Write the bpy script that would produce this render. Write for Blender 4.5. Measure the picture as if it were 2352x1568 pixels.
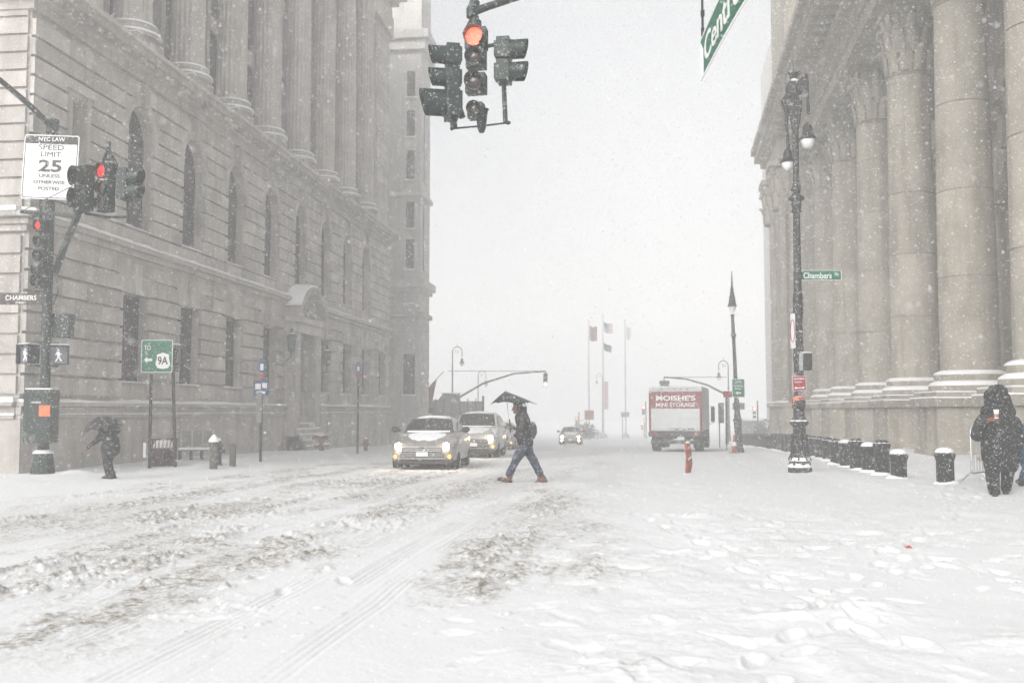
import bpy, bmesh, math, random
import numpy as np
from mathutils import Vector, Matrix
for o in list(bpy.data.objects): bpy.data.objects.remove(o)
SC = bpy.context.scene
COL = SC.collection
R = math.radians
F = 2287.0                       # focal length in the units of a 2352 px wide picture
TH = math.atan((942-784)/F)
PSI = math.atan(274*math.cos(TH)/F)
# ------------------------------------------------------------ camera, sky, sun, exposure
cd = bpy.data.cameras.new('camera'); cam = bpy.data.objects.new('camera', cd); COL.objects.link(cam)
cd.sensor_width = 36; cd.lens = 35.0; cd.clip_end = 2000; cd.clip_start = .05
cd.dof.use_dof = True; cd.dof.focus_distance = 20; cd.dof.aperture_fstop = 4.0
cam.location = (0, 0, 1.5); cam.rotation_euler = (math.pi/2+TH, 0, PSI); SC.camera = cam
SUN_EL, SUN_AZ = 28, 205
w = bpy.data.worlds.new('World'); SC.world = w; w.use_nodes = True
nt = w.node_tree; nt.nodes.clear()
sk = nt.nodes.new('ShaderNodeTexSky'); sk.sky_type = 'NISHITA'; sk.sun_disc = False
sk.sun_elevation = R(SUN_EL); sk.sun_rotation = R(SUN_AZ); sk.air_density = 1.0; sk.dust_density = 6.0; sk.ozone_density = 1.0
hs = nt.nodes.new('ShaderNodeHueSaturation'); hs.inputs['Saturation'].default_value = .20
bg = nt.nodes.new('ShaderNodeBackground'); bg.inputs['Strength'].default_value = .15
wo = nt.nodes.new('ShaderNodeOutputWorld')
nt.links.new(sk.outputs[0], hs.inputs['Color']); nt.links.new(hs.outputs[0], bg.inputs['Color']); nt.links.new(bg.outputs[0], wo.inputs[0])
sd = bpy.data.lights.new('sun', 'SUN'); sd.energy = .8; sd.angle = R(25); sd.color = (1, .98, .95)
so = bpy.data.objects.new('sun', sd); COL.objects.link(so)
so.rotation_euler = (R(90-SUN_EL), 0, R(180-SUN_AZ))
SC.view_settings.view_transform = 'Standard'; SC.view_settings.look = 'None'
SC.view_settings.gamma = 1; SC.view_settings.exposure = .73
SC.cycles.volume_bounces = 4; SC.cycles.max_bounces = 10; SC.cycles.diffuse_bounces = 3
SC.cycles.glossy_bounces = 2; SC.cycles.transmission_bounces = 4; SC.cycles.transparent_max_bounces = 8
SC.cycles.caustics_reflective = False; SC.cycles.caustics_refractive = False
SC.cycles.sample_clamp_indirect = 3.0; SC.cycles.use_denoising = True
HAZE = .0070                     # density of the snowy air
# ------------------------------------------------------------ where a picture point stands
def P(u, v, D):
    a = (u-1176)/F; b = (784-v)/F
    fw = math.cos(TH)-b*math.sin(TH); up = math.sin(TH)+b*math.cos(TH)
    t = D/fw; x = a*t
    return Vector((x*math.cos(PSI)-D*math.sin(PSI), x*math.sin(PSI)+D*math.cos(PSI), 1.5+up*t))
def base_z(y):
    y = np.maximum(y, 0)
    a = .17-.006*y-.00015*y*y
    b = -.31-.018*(y-40)-.00015*(y-40)**2
    c = -1.27-.016*(np.minimum(y, 260)-80)
    return np.where(y < 40, a, np.where(y < 80, b, c))
def sm(a, b, x):
    t = np.clip((x-a)/(b-a), 0, 1); return t*t*(3-2*t)
A2 = R(2.25)
def RBp(s, p, z=0): return Vector((p*math.cos(A2)+s*math.sin(A2), -p*math.sin(A2)+s*math.cos(A2), z))
_rs = np.random.RandomState(7); _tab = _rs.rand(256, 256)
def vn(x, y):
    xi = np.floor(x).astype(int); yi = np.floor(y).astype(int); fx = x-xi; fy = y-yi
    fx = fx*fx*(3-2*fx); fy = fy*fy*(3-2*fy)
    g = lambda i, j: _tab[i % 256, j % 256]
    return (g(xi, yi)*(1-fx)+g(xi+1, yi)*fx)*(1-fy)+(g(xi, yi+1)*(1-fx)+g(xi+1, yi+1)*fx)*fy
def fb(x, y, o=4):
    s = 0; a = .5; t = 0
    for i in range(o):
        s = s+a*vn(x*2**i+17.3*i, y*2**i+9.1*i); t += a; a *= .5
    return s/t
def terr0(x, y):
    z = base_z(y)
    left = sm(-11.2, -12.2, x)*sm(18.5, 20, y)
    z = z+left*.10*sm(24, 32, y)
    p = x*math.cos(A2)-y*math.sin(A2)
    z = z+.30*sm(5.6, 8.2, p)*sm(14, 24, y)
    z = z+.10*sm(3.2, 4.2, p)*sm(17, 20, y)
    # ploughed bank along the left kerb
    z = z+.13*np.exp(-((x+11.9+.35*(fb(y*.3, x*0+3, 2)-.5))/.45)**2)*sm(22.5, 29, y)*(.4+fb(x*.7, y*.5, 3))*sm(60, 30, y)
    z = z+.06*np.exp(-(((x+13.4)/1.5)**2+((y-21.2)/.9)**2))
    z = z+.05*np.exp(-((y-19.6)/.5)**2)*sm(-12, -13, x)
    return z
def G(x, y): return float(terr0(np.array([float(x)]), np.array([float(y)]))[0])
# ------------------------------------------------------------ materials
def mat(name, col, rough=.6, metal=0., var=.0, scale=4., bump=0., bscale=30., emit=None, es=0., coat=0., alpha=1., trans=0.):
    m = bpy.data.materials.new(name); m.use_nodes = True; n = m.node_tree; b = n.nodes['Principled BSDF']
    b.inputs['Base Color'].default_value = (*col, 1); b.inputs['Roughness'].default_value = rough; b.inputs['Metallic'].default_value = metal
    if coat: b.inputs['Coat Weight'].default_value = coat
    if trans: b.inputs['Transmission Weight'].default_value = trans
    if emit: b.inputs['Emission Color'].default_value = (*emit, 1); b.inputs['Emission Strength'].default_value = es
    if var or bump:
        tc = n.nodes.new('ShaderNodeTexCoord')
    if var:
        t = n.nodes.new('ShaderNodeTexNoise'); t.inputs['Scale'].default_value = scale; t.inputs['Detail'].default_value = 6
        cr = n.nodes.new('ShaderNodeValToRGB'); e = cr.color_ramp.elements
        e[0].position = .3; e[1].position = .72
        e[0].color = (*[c*(1-var) for c in col], 1); e[1].color = (*[min(1, c*(1+var)) for c in col], 1)
        n.links.new(tc.outputs['Object'], t.inputs['Vector']); n.links.new(t.outputs[0], cr.inputs[0]); n.links.new(cr.outputs[0], b.inputs['Base Color'])
    if bump:
        t2 = n.nodes.new('ShaderNodeTexNoise'); t2.inputs['Scale'].default_value = bscale; t2.inputs['Detail'].default_value = 5
        bp = n.nodes.new('ShaderNodeBump'); bp.inputs['Strength'].default_value = bump; bp.inputs['Distance'].default_value = .02
        n.links.new(tc.outputs['Object'], t2.inputs['Vector']); n.links.new(t2.outputs[0], bp.inputs['Height']); n.links.new(bp.outputs[0], b.inputs['Normal'])
    return m
def stone(name, c1, c2, c3, grime=(.12, .1, .08), streak=.5):
    m = bpy.data.materials.new(name); m.use_nodes = True; n = m.node_tree; b = n.nodes['Principled BSDF']; b.inputs['Roughness'].default_value = .9
    N = n.nodes.new; Lk = n.links.new
    tc = N('ShaderNodeTexCoord')
    t = N('ShaderNodeTexNoise'); t.inputs['Scale'].default_value = .9; t.inputs['Detail'].default_value = 8; t.inputs['Roughness'].default_value = .65
    Lk(tc.outputs['Object'], t.inputs['Vector'])
    cr = N('ShaderNodeValToRGB'); e = cr.color_ramp.elements; e[0].position = .3; e[0].color = (*c1, 1); e[1].position = .7; e[1].color = (*c3, 1)
    k = e.new(.5); k.color = (*c2, 1); Lk(t.outputs[0], cr.inputs[0])
    mp = N('ShaderNodeMapping'); mp.inputs['Scale'].default_value = (2.2, 2.2, .22); Lk(tc.outputs['Object'], mp.inputs[0])
    t2 = N('ShaderNodeTexNoise'); t2.inputs['Scale'].default_value = 1.3; t2.inputs['Detail'].default_value = 6; Lk(mp.outputs[0], t2.inputs['Vector'])
    c2r = N('ShaderNodeValToRGB'); c2r.color_ramp.elements[0].position = .5; c2r.color_ramp.elements[1].position = .75
    c2r.color_ramp.elements[0].color = (0, 0, 0, 1); c2r.color_ramp.elements[1].color = (streak, streak, streak, 1); Lk(t2.outputs[0], c2r.inputs[0])
    mx = N('ShaderNodeMix'); mx.data_type = 'RGBA'; Lk(c2r.outputs[0], mx.inputs[0]); Lk(cr.outputs[0], mx.inputs[6]); mx.inputs[7].default_value = (*grime, 1)
    ge = N('ShaderNodeNewGeometry'); mr = N('ShaderNodeMapRange'); mr.inputs[3].default_value = .80; mr.inputs[4].default_value = 1.12; Lk(ge.outputs['Random Per Island'], mr.inputs[0])
    vm = N('ShaderNodeVectorMath'); vm.operation = 'SCALE'; Lk(mx.outputs[2], vm.inputs[0]); Lk(mr.outputs[0], vm.inputs['Scale']); Lk(vm.outputs[0], b.inputs['Base Color'])
    t3 = N('ShaderNodeTexNoise'); t3.inputs['Scale'].default_value = 25; t3.inputs['Detail'].default_value = 4; Lk(tc.outputs['Object'], t3.inputs['Vector'])
    bp = N('ShaderNodeBump'); bp.inputs['Strength'].default_value = .4; bp.inputs['Distance'].default_value = .01; Lk(t3.outputs[0], bp.inputs['Height']); Lk(bp.outputs[0], b.inputs['Normal'])
    return m
M = {}
M['snow'] = mat('snow', (.86, .87, .88), .75, bump=.25, bscale=18)
M['stoneL'] = stone('granite grey', (.36, .335, .31), (.47, .44, .41), (.56, .53, .50), (.24, .215, .19), .5)
M['stoneR'] = stone('pale limestone', (.25, .23, .185), (.335, .31, .26), (.41, .385, .325), (.16, .13, .09), .65)
M['stoneB'] = stone('haze-paled stone', (.46, .45, .435), (.53, .52, .50), (.60, .59, .57), (.2, .19, .17), .3)  # stone tones raised: distance haze is put into the colour of the far blocks
M['pane'] = mat('dark window glass', (.012, .012, .013), .25)
M['frame'] = mat('window frame paint', (.03, .027, .024), .5)
M['green'] = mat('signal green paint', (.005, .019, .0145), .45, var=.3, scale=9, bump=.2)
M['black'] = mat('black paint', (.008, .0085, .009), .4, var=.3, scale=12, bump=.3, bscale=40)
M['blackiron'] = mat('black cast iron', (.009, .0095, .0105), .5, var=.4, scale=14, bump=.8, bscale=45)
M['farmetal'] = mat('grey green painted steel', (.05, .065, .06), .5, var=.2)
M['tyre'] = mat('rubber', (.02, .02, .02), .85, bump=.4)
M['lensoff'] = mat('dark signal lens', (.03, .02, .015), .15)
M['lensred'] = mat('lit red lens', (.35, .002, .001), .4, emit=(1, .012, .006), es=.75)
M['ledred'] = mat('red diode', (1, .3, .15), .4, emit=(1, .20, .08), es=1.6)
M['visred'] = mat('visor inside', (.02, .045, .035), .5)
M['lensgreen'] = mat('lit green lens', (.2, .9, .7), .4, emit=(.35, 1, .8), es=9)
M['farred'] = mat('far lit red lens', (.9, .1, .05), .4, emit=(1, .16, .08), es=14)
M['walk'] = mat('walk signal', (.5, .5, .55), .4, emit=(.9, .88, 1), es=.3); M['walkface'] = mat('signal face', (.16, .16, .17), .4)
M['signwhite'] = mat('white sign sheet', (.80, .80, .79), .45, var=.04, scale=6)
M['signblack'] = mat('black lettering', (.02, .02, .02), .5)
M['signgreen'] = mat('green sign sheet', (.003, .13, .07), .4, var=.12, scale=8)
M['signbrown'] = mat('brown sign sheet', (.04, .026, .02), .5, var=.15, scale=8)
M['signblue'] = mat('blue sign sheet', (.02, .06, .18), .5, var=.15)
M['signred'] = mat('red sign sheet', (.28, .006, .014), .45, var=.15, scale=9)
M['orange'] = mat('orange sticker', (.75, .17, .045), .6, var=.1)
M['pinkorange'] = mat('faded orange paper', (.7, .22, .14), .7, var=.15)
M['coneor'] = mat('orange plastic', (.30, .07, .04), .6, var=.5, scale=7)
M['jacket'] = mat('black jacket cloth', (.006, .0065, .008), .85, var=.3, bump=.6, bscale=25)
M['jeans'] = mat('blue jeans', (.016, .032, .055), .9, var=.45, scale=7, bump=.5)
M['jeansb'] = mat('bright blue denim', (.01, .06, .13), .9, var=.3, scale=6, bump=.5)
M['pants'] = mat('black trousers', (.006, .0065, .0075), .85, var=.3, bump=.6, bscale=22)
M['boot'] = mat('brown leather', (.11, .04, .02), .6, var=.4, scale=12, bump=.5)
M['bootb'] = mat('dark boot', (.03, .025, .025), .6, var=.3)
M['skin'] = mat('skin', (.20, .10, .065), .55)
M['skind'] = mat('gloved hand', (.22, .07, .025), .8, bump=.5)
M['hair'] = mat('dark hair', (.015, .012, .01), .7)
M['grey'] = mat('grey backpack', (.045, .045, .05), .8, var=.3, bump=.5)
M['nylon'] = mat('black nylon', (.008, .009, .012), .45, var=.2)
M['steel'] = mat('galvanised steel', (.42, .43, .44), .4, .7, var=.15)
M['paint1'] = mat('champagne paint', (.27, .26, .25), .35, .3, var=.14, scale=5, coat=.4, bump=.15)
M['paint2'] = mat('white paint', (.45, .44, .43), .4, .1, var=.12, scale=5, coat=.3, bump=.15)
M['paint3'] = mat('grey paint', (.3, .3, .31), .4, .2, coat=.3)
M['glassd'] = mat('car glass', (.012, .014, .014), .25)
M['headl'] = mat('lit headlight', (1, .9, .7), .3, emit=(1, .80, .5), es=60)
M['headl2'] = mat('far lit headlight', (1, .8, .5), .3, emit=(1, .68, .36), es=60)
M['amber'] = mat('amber lamp', (1, .4, .05), .3, emit=(1, .36, .05), es=2.2)
M['chrome'] = mat('chrome trim', (.5, .5, .5), .25, .8)
M['plasticb'] = mat('dark plastic', (.025, .025, .027), .6)
M['plate'] = mat('snowed number plate', (.75, .75, .75), .6)
M['truckw'] = mat('white truck panel', (.60, .63, .64), .5, var=.06, scale=3)
M['truckr'] = mat('red truck panel', (.22, .022, .03), .5, var=.2, scale=9)
M['truckd'] = mat('dirty dark steel', (.05, .05, .05), .7, var=.4, scale=6)
M['rust'] = mat('rusty mesh', (.10, .045, .035), .8, var=.4)
M['wood'] = mat('grey bench wood', (.24, .23, .21), .8, var=.2)
M['conc'] = mat('weathered post', (.10, .095, .075), .9, var=.3, scale=9)
M['redhyd'] = mat('faded hydrant', (.22, .10, .08), .7, var=.3)
M['hoard'] = mat('grey hoarding boards', (.22, .235, .24), .8, var=.12, scale=2)
M['globe'] = mat('frosted lamp globe', (.80, .80, .80), .35)
M['flagred'] = mat('red cloth', (.22, .09, .10), .8)
M['flagblue'] = mat('blue cloth', (.05, .07, .2), .8)
M['flagwhite'] = mat('white cloth', (.7, .7, .7), .8)
M['flagdark'] = mat('dark cloth', (.06, .07, .09), .8)
M['banner'] = mat('red banner', (.32, .14, .16), .8)
M['greencon'] = mat('patinated bronze', (.05, .10, .09), .6, var=.3)
M['cup'] = mat('paper cup', (.85, .84, .82), .6)
M['sleeve'] = mat('cardboard sleeve', (.32, .17, .09), .8)
M['trash'] = mat('red scrap', (.5, .05, .04), .6)
# ------------------------------------------------------------ mesh building
class MB:
    def __init__(s): s.v = []; s.f = []
    def add(s, vs, fs):
        k = len(s.v); s.v += [tuple(q) for q in vs]; s.f += [tuple(i+k for i in f) for f in fs]; return s
    def box(s, c, d, rz=0, rot=None):
        hx, hy, hz = d[0]/2, d[1]/2, d[2]/2
        vs = [Vector((x, y, z)) for x in (-hx, hx) for y in (-hy, hy) for z in (-hz, hz)]
        m = rot if rot is not None else Matrix.Rotation(rz, 3, 'Z')
        vs = [m @ q+Vector(c) for q in vs]
        return s.add(vs, [(0, 1, 3, 2), (4, 6, 7, 5), (0, 4, 5, 1), (2, 3, 7, 6), (0, 2, 6, 4), (1, 5, 7, 3)])
    def bb(s, x0, x1, y0, y1, z0, z1): return s.box(((x0+x1)/2, (y0+y1)/2, (z0+z1)/2), (x1-x0, y1-y0, z1-z0))
    def tube(s, pts, rad, n=10, cap=True, closed=False):
        pts = [Vector(p) for p in pts]; m = len(pts)
        if not hasattr(rad, '__len__'): rad = [rad]*m
        k = len(s.v); up = None
        for i, p in enumerate(pts):
            a = pts[max(i-1, 0)]; b = pts[min(i+1, m-1)]
            if closed: a = pts[i-1]; b = pts[(i+1) % m]
            t = (b-a).normalized()
            if up is None:
                up = Vector((0, 0, 1)) if abs(t.z) < .9 else Vector((0, 1, 0))
            x = up.cross(t)
            if x.length < 1e-6: x = Vector((1, 0, 0)).cross(t)
            x.normalize(); y = t.cross(x); up = y
            for j in range(n):
                q = 2*math.pi*j/n; s.v.append(tuple(p+(x*math.cos(q)+y*math.sin(q))*rad[i]))
        mm = m if closed else m-1
        for i in range(mm):
            i2 = (i+1) % m
            for j in range(n):
                s.f.append((k+i*n+j, k+i*n+(j+1) % n, k+i2*n+(j+1) % n, k+i2*n+j))
        if cap and not closed:
            s.f.append(tuple(k+j for j in range(n))[::-1]); s.f.append(tuple(k+(m-1)*n+j for j in range(n)))
        return s
    def cyl(s, a, b, r, r2=None, n=16): return s.tube([a, b], [r, r if r2 is None else r2], n)
    def lathe(s, prof, c=(0, 0, 0), n=20, flute=0, rot=None):
        k = len(s.v); c = Vector(c)
        for r, z in prof:
            for j in range(n):
                q = 2*math.pi*j/n; rr = r*(1-flute*(j % 2))
                p = Vector((rr*math.cos(q), rr*math.sin(q), z))
                if rot is not None: p = rot @ p
                s.v.append(tuple(c+p))
        m = len(prof)
        for i in range(m-1):
            for j in range(n): s.f.append((k+i*n+j, k+i*n+(j+1) % n, k+(i+1)*n+(j+1) % n, k+(i+1)*n+j))
        s.f.append(tuple(k+j for j in range(n))[::-1]); s.f.append(tuple(k+(m-1)*n+j for j in range(n)))
        return s
    def ball(s, c, r, n=12, m=8, rot=None):
        if not hasattr(r, '__len__'): r = (r, r, r)
        c = Vector(c); k = len(s.v)
        def pt(a, b):
            p = Vector((r[0]*math.sin(a)*math.cos(b), r[1]*math.sin(a)*math.sin(b), r[2]*math.cos(a)))
            return tuple(c+(rot @ p if rot is not None else p))
        s.v.append(pt(0, 0))
        for i in range(1, m):
            for j in range(n): s.v.append(pt(math.pi*i/m, 2*math.pi*j/n))
        s.v.append(pt(math.pi, 0)); e = len(s.v)-1
        for j in range(n):
            s.f.append((k, k+1+j, k+1+(j+1) % n)); s.f.append((e, e-n+(j+1) % n, e-n+j))
        for i in range(m-2):
            for j in range(n):
                a = k+1+i*n; s.f.append((a+j, a+n+j, a+n+(j+1) % n, a+(j+1) % n))
        return s
    def prism(s, poly, f0, f1):
        "poly of 2D points, f0/f1 map them to the two 3D ends"
        k = len(s.v); n = len(poly)
        s.v += [tuple(f0(*p)) for p in poly]+[tuple(f1(*p)) for p in poly]
        s.f.append(tuple(range(k, k+n))[::-1]); s.f.append(tuple(range(k+n, k+2*n)))
        for i in range(n): s.f.append((k+i, k+(i+1) % n, k+n+(i+1) % n, k+n+i))
        return s
    def loft(s, secs, cap=True):
        k = len(s.v); n = len(secs[0])
        for q in secs: s.v += [tuple(p) for p in q]
        for i in range(len(secs)-1):
            for j in range(n): s.f.append((k+i*n+j, k+i*n+(j+1) % n, k+(i+1)*n+(j+1) % n, k+(i+1)*n+j))
        if cap:
            s.f.append(tuple(range(k, k+n))[::-1]); s.f.append(tuple(k+(len(secs)-1)*n+j for j in range(n)))
        return s
    def build(s, name, m, parent=None, label=None, cat=None, kind=None, group=None, smooth=0, bevel=0, loc=None, rz=0):
        me = bpy.data.meshes.new(name); me.from_pydata(s.v, [], s.f)
        bm = bmesh.new(); bm.from_mesh(me); bmesh.ops.recalc_face_normals(bm, faces=bm.faces); bm.to_mesh(me); bm.free()
        return link(name, me, m, parent, label, cat, kind, group, smooth, bevel, loc, rz)
def link(name, me, m, parent=None, label=None, cat=None, kind=None, group=None, smooth=0, bevel=0, loc=None, rz=0):
    if m is not None: me.materials.clear(); me.materials.append(M[m] if isinstance(m, str) else m)
    if smooth:
        me.shade_smooth(); me.set_sharp_from_angle(angle=R(smooth))
    o = bpy.data.objects.new(name, me); COL.objects.link(o)
    if parent is not None: o.parent = parent
    if loc is not None: o.location = loc
    o.rotation_euler.z = rz
    if label: o['label'] = label
    if cat: o['category'] = cat
    if kind: o['kind'] = kind
    if group: o['group'] = group
    if bevel:
        b = o.modifiers.new('bevel', 'BEVEL'); b.width = bevel; b.segments = 2; b.limit_method = 'ANGLE'
    return o
def T(name, label, cat, loc, rz=0, group=None):
    o = bpy.data.objects.new(name, None); COL.objects.link(o); o.location = loc; o.rotation_euler = (0, 0, rz); o.empty_display_size = .2
    o['label'] = label; o['category'] = cat
    if group: o['group'] = group
    return o
def copy_tree(o, parent=None):
    c = o.copy(); COL.objects.link(c); c.parent = parent
    for ch in list(o.children): copy_tree(ch, c)
    return c
def text(s, h, width, parent, c, m, name='lettering', rot=None, bold=.0, gap=1.0):
    "flat letters, h high and width wide, centred at c, facing local -Y"
    cu = bpy.data.curves.new('txt', 'FONT'); cu.body = s; cu.size = 1; cu.extrude = .004; cu.offset = bold; cu.space_character = gap; cu.resolution_u = 3
    ob = bpy.data.objects.new('txt', cu); COL.objects.link(ob)
    dg = bpy.context.evaluated_depsgraph_get(); me = bpy.data.meshes.new_from_object(ob.evaluated_get(dg))
    bpy.data.objects.remove(ob)
    n = len(me.vertices); a = np.empty(n*3); me.vertices.foreach_get('co', a); a = a.reshape(n, 3)
    mn = a.min(0); mx = a.max(0); d = mx-mn
    cc = np.stack([(a[:, 0]-(mn[0]+mx[0])/2)/d[0]*width, -(a[:, 2])*1.0, (a[:, 1]-(mn[1]+mx[1])/2)/d[1]*h], 1)
    if rot is not None: cc = cc @ np.array(rot).T
    cc = cc+np.array(c); me.vertices.foreach_set('co', cc.ravel()); me.update()
    return link(name, me, m, parent)
def dust(o, n, s, up=-.1, seed=3, name='clinging_snow'):
    "specks of driven snow stuck to the windward faces of a part"
    me = o.data; me.calc_loop_triangles(); nt_ = len(me.loop_triangles)
    co = np.empty(len(me.vertices)*3); me.vertices.foreach_get('co', co); co = co.reshape(-1, 3)
    tv = np.empty(nt_*3, dtype=np.int32); me.loop_triangles.foreach_get('vertices', tv); tv = tv.reshape(-1, 3)
    a, b, c = co[tv[:, 0]], co[tv[:, 1]], co[tv[:, 2]]; nr = np.cross(b-a, c-a); ar = np.linalg.norm(nr, axis=1)+1e-12; nr = nr/ar[:, None]
    w_ = ar*np.clip(.12+np.clip(nr[:, 2], 0, 1)*1.3+np.clip(-nr[:, 1], 0, 1)*.5, 0, 2)*(nr[:, 2] > up-.3); w_ /= w_.sum()
    rs = np.random.RandomState(seed); k = rs.choice(nt_, n, p=w_); u, v = rs.rand(n), rs.rand(n); f = u+v > 1; u[f] = 1-u[f]; v[f] = 1-v[f]
    p = a[k]+(b-a)[k]*u[:, None]+(c-a)[k]*v[:, None]+nr[k]*.004
    r1 = rs.randn(n, 3); r1 -= nr[k]*(r1*nr[k]).sum(1)[:, None]; r1 /= np.linalg.norm(r1, axis=1)[:, None]+1e-9; r2 = np.cross(nr[k], r1)
    sz = (s*(.4+1.2*rs.rand(n)**2))[:, None]
    q = np.stack([p+r1*sz, p+r2*sz*.7, p-r1*sz*.8, p-r2*sz*.8+nr[k]*sz*.3], 1).reshape(-1, 3)
    m = bpy.data.meshes.new(name); m.from_pydata(q.tolist(), [], [(4*i, 4*i+1, 4*i+2, 4*i+3) for i in range(n)])
    return link(name, m, 'snow', o, kind='stuff')
def rrect(w, h, r, k=4):
    q = []
    for cx, cz, a0 in ((w/2-r, h/2-r, 0), (-w/2+r, h/2-r, 90), (-w/2+r, -h/2+r, 180), (w/2-r, -h/2+r, 270)):
        for i in range(k+1):
            a = R(a0+90*i/k); q.append((cx+r*math.cos(a), cz+r*math.sin(a)))
    return q
def plate(w, h, c, m, parent, name='sign_panel', t=.004, r=.03, dy=0):
    cx, cy, cz = c
    return MB().prism(rrect(w, h, r), lambda x, z: (cx+x, cy+dy, cz+z), lambda x, z: (cx+x, cy+dy+t, cz+z)).build(name, m, parent)
def blob(name, parts, voxel, m, parent, smooth=4, jitter=0, seed=1):
    "limbs and masses fused into one continuous skin"
    mb = MB()
    for q in parts:
        if q[0] == 'c':
            _, a, b, r0, r1 = q[:5]; a = Vector(a); b = Vector(b)
            L = max((b-a).length, 1e-4); t = (b-a)/L; pts = []; rs = []
            for i in range(5):
                an = math.pi/2*i/5; pts.append(a-t*r0*math.cos(an)); rs.append(max(r0*math.sin(an), .0015))
            pts.append(a); rs.append(r0); pts.append(b); rs.append(r1)
            for i in range(1, 6):
                an = math.pi/2*i/5; pts.append(b+t*r1*math.sin(an)); rs.append(max(r1*math.cos(an), .0015))
            mb.tube(pts, rs, 12)
        elif q[0] == 'e':
            rot = Matrix.Rotation(q[3], 3, q[4]) if len(q) > 3 else None
            mb.ball(q[1], q[2], 16, 12, rot)
        elif q[0] == 'b':
            mb.box(q[1], q[2], rot=(Matrix.Rotation(q[3], 3, q[4]) if len(q) > 3 else None))
    me = bpy.data.meshes.new(name); me.from_pydata(mb.v, [], mb.f)
    bm = bmesh.new(); bm.from_mesh(me); bmesh.ops.recalc_face_normals(bm, faces=bm.faces); bm.to_mesh(me); bm.free()
    ob = bpy.data.objects.new('tmp', me); COL.objects.link(ob)
    rm = ob.modifiers.new('r', 'REMESH'); rm.mode = 'VOXEL'; rm.voxel_size = voxel; rm.use_smooth_shade = True
    if smooth: s = ob.modifiers.new('s', 'SMOOTH'); s.iterations = smooth; s.factor = .5
    dg = bpy.context.evaluated_depsgraph_get(); m2 = bpy.data.meshes.new_from_object(ob.evaluated_get(dg))
    bpy.data.objects.remove(ob)
    if jitter:
        n = len(m2.vertices); a = np.empty(n*3); m2.vertices.foreach_get('co', a); a = a.reshape(n, 3)
        nn = np.empty(n*3); m2.vertices.foreach_get('normal', nn); nn = nn.reshape(n, 3)
        d = (fb(a[:, 0]*9+a[:, 1]*4+seed*7.3, a[:, 2]*7+a[:, 1]*5, 3)-.5)*jitter*2
        a += nn*d[:, None]; m2.vertices.foreach_set('co', a.ravel()); m2.update()
    m2.shade_smooth()
    return link(name, m2, m, parent)
# ------------------------------------------------------------ ground
def ground_mat():
    m = bpy.data.materials.new('trodden snow'); m.use_nodes = True; n = m.node_tree; b = n.nodes['Principled BSDF']; b.inputs['Roughness'].default_value = .8
    N = n.nodes.new; Lk = n.links.new
    at = N('ShaderNodeAttribute'); at.attribute_name = 'dirt'
    tc = N('ShaderNodeTexCoord'); t = N('ShaderNodeTexNoise'); t.inputs['Scale'].default_value = 14; t.inputs['Detail'].default_value = 6; t.inputs['Roughness'].default_value = .7
    Lk(tc.outputs['Object'], t.inputs['Vector'])
    mr = N('ShaderNodeMapRange'); mr.inputs[1].default_value = .36; mr.inputs[2].default_value = .64; Lk(t.outputs[0], mr.inputs[0])
    mu = N('ShaderNodeMath'); mu.operation = 'MULTIPLY'; Lk(at.outputs['Fac'], mu.inputs[0]); Lk(mr.outputs[0], mu.inputs[1]); mu.use_clamp = True
    mx = N('ShaderNodeMix'); mx.data_type = 'RGBA'; mx.inputs[6].default_value = (.73, .745, .755, 1); mx.inputs[7].default_value = (.20, .165, .12, 1)
    Lk(mu.outputs[0], mx.inputs[0]); Lk(mx.outputs[2], b.inputs['Base Color'])
    t2 = N('ShaderNodeTexNoise'); t2.inputs['Scale'].default_value = 22; t2.inputs['Detail'].default_value = 6; Lk(tc.outputs['Object'], t2.inputs['Vector'])
    bp = N('ShaderNodeBump'); bp.inputs['Strength'].default_value = .35; bp.inputs['Distance'].default_value = .02; Lk(t2.outputs[0], bp.inputs['Height']); Lk(bp.outputs[0], b.inputs['Normal'])
    return m
M['ground'] = ground_mat()
ys = [1.0]
while ys[-1] < 500:
    y = ys[-1]
    ys.append(y+(.05 if y < 4 else min(.0005*y*y, .11) if y < 42 else y*.04))
ys = np.array(ys)
tn = np.concatenate([[-1200, -300, -80, -25, -8, -4], np.linspace(-2.2, -.78, 30)[:-1], np.linspace(-.78, .46, 800), np.linspace(.46, 2.2, 30)[1:], [4, 8, 25, 80, 300, 1200]])
YY, TT = np.meshgrid(ys, tn, indexing='ij'); XX = np.clip(YY*TT, -1100, 1100)
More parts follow.
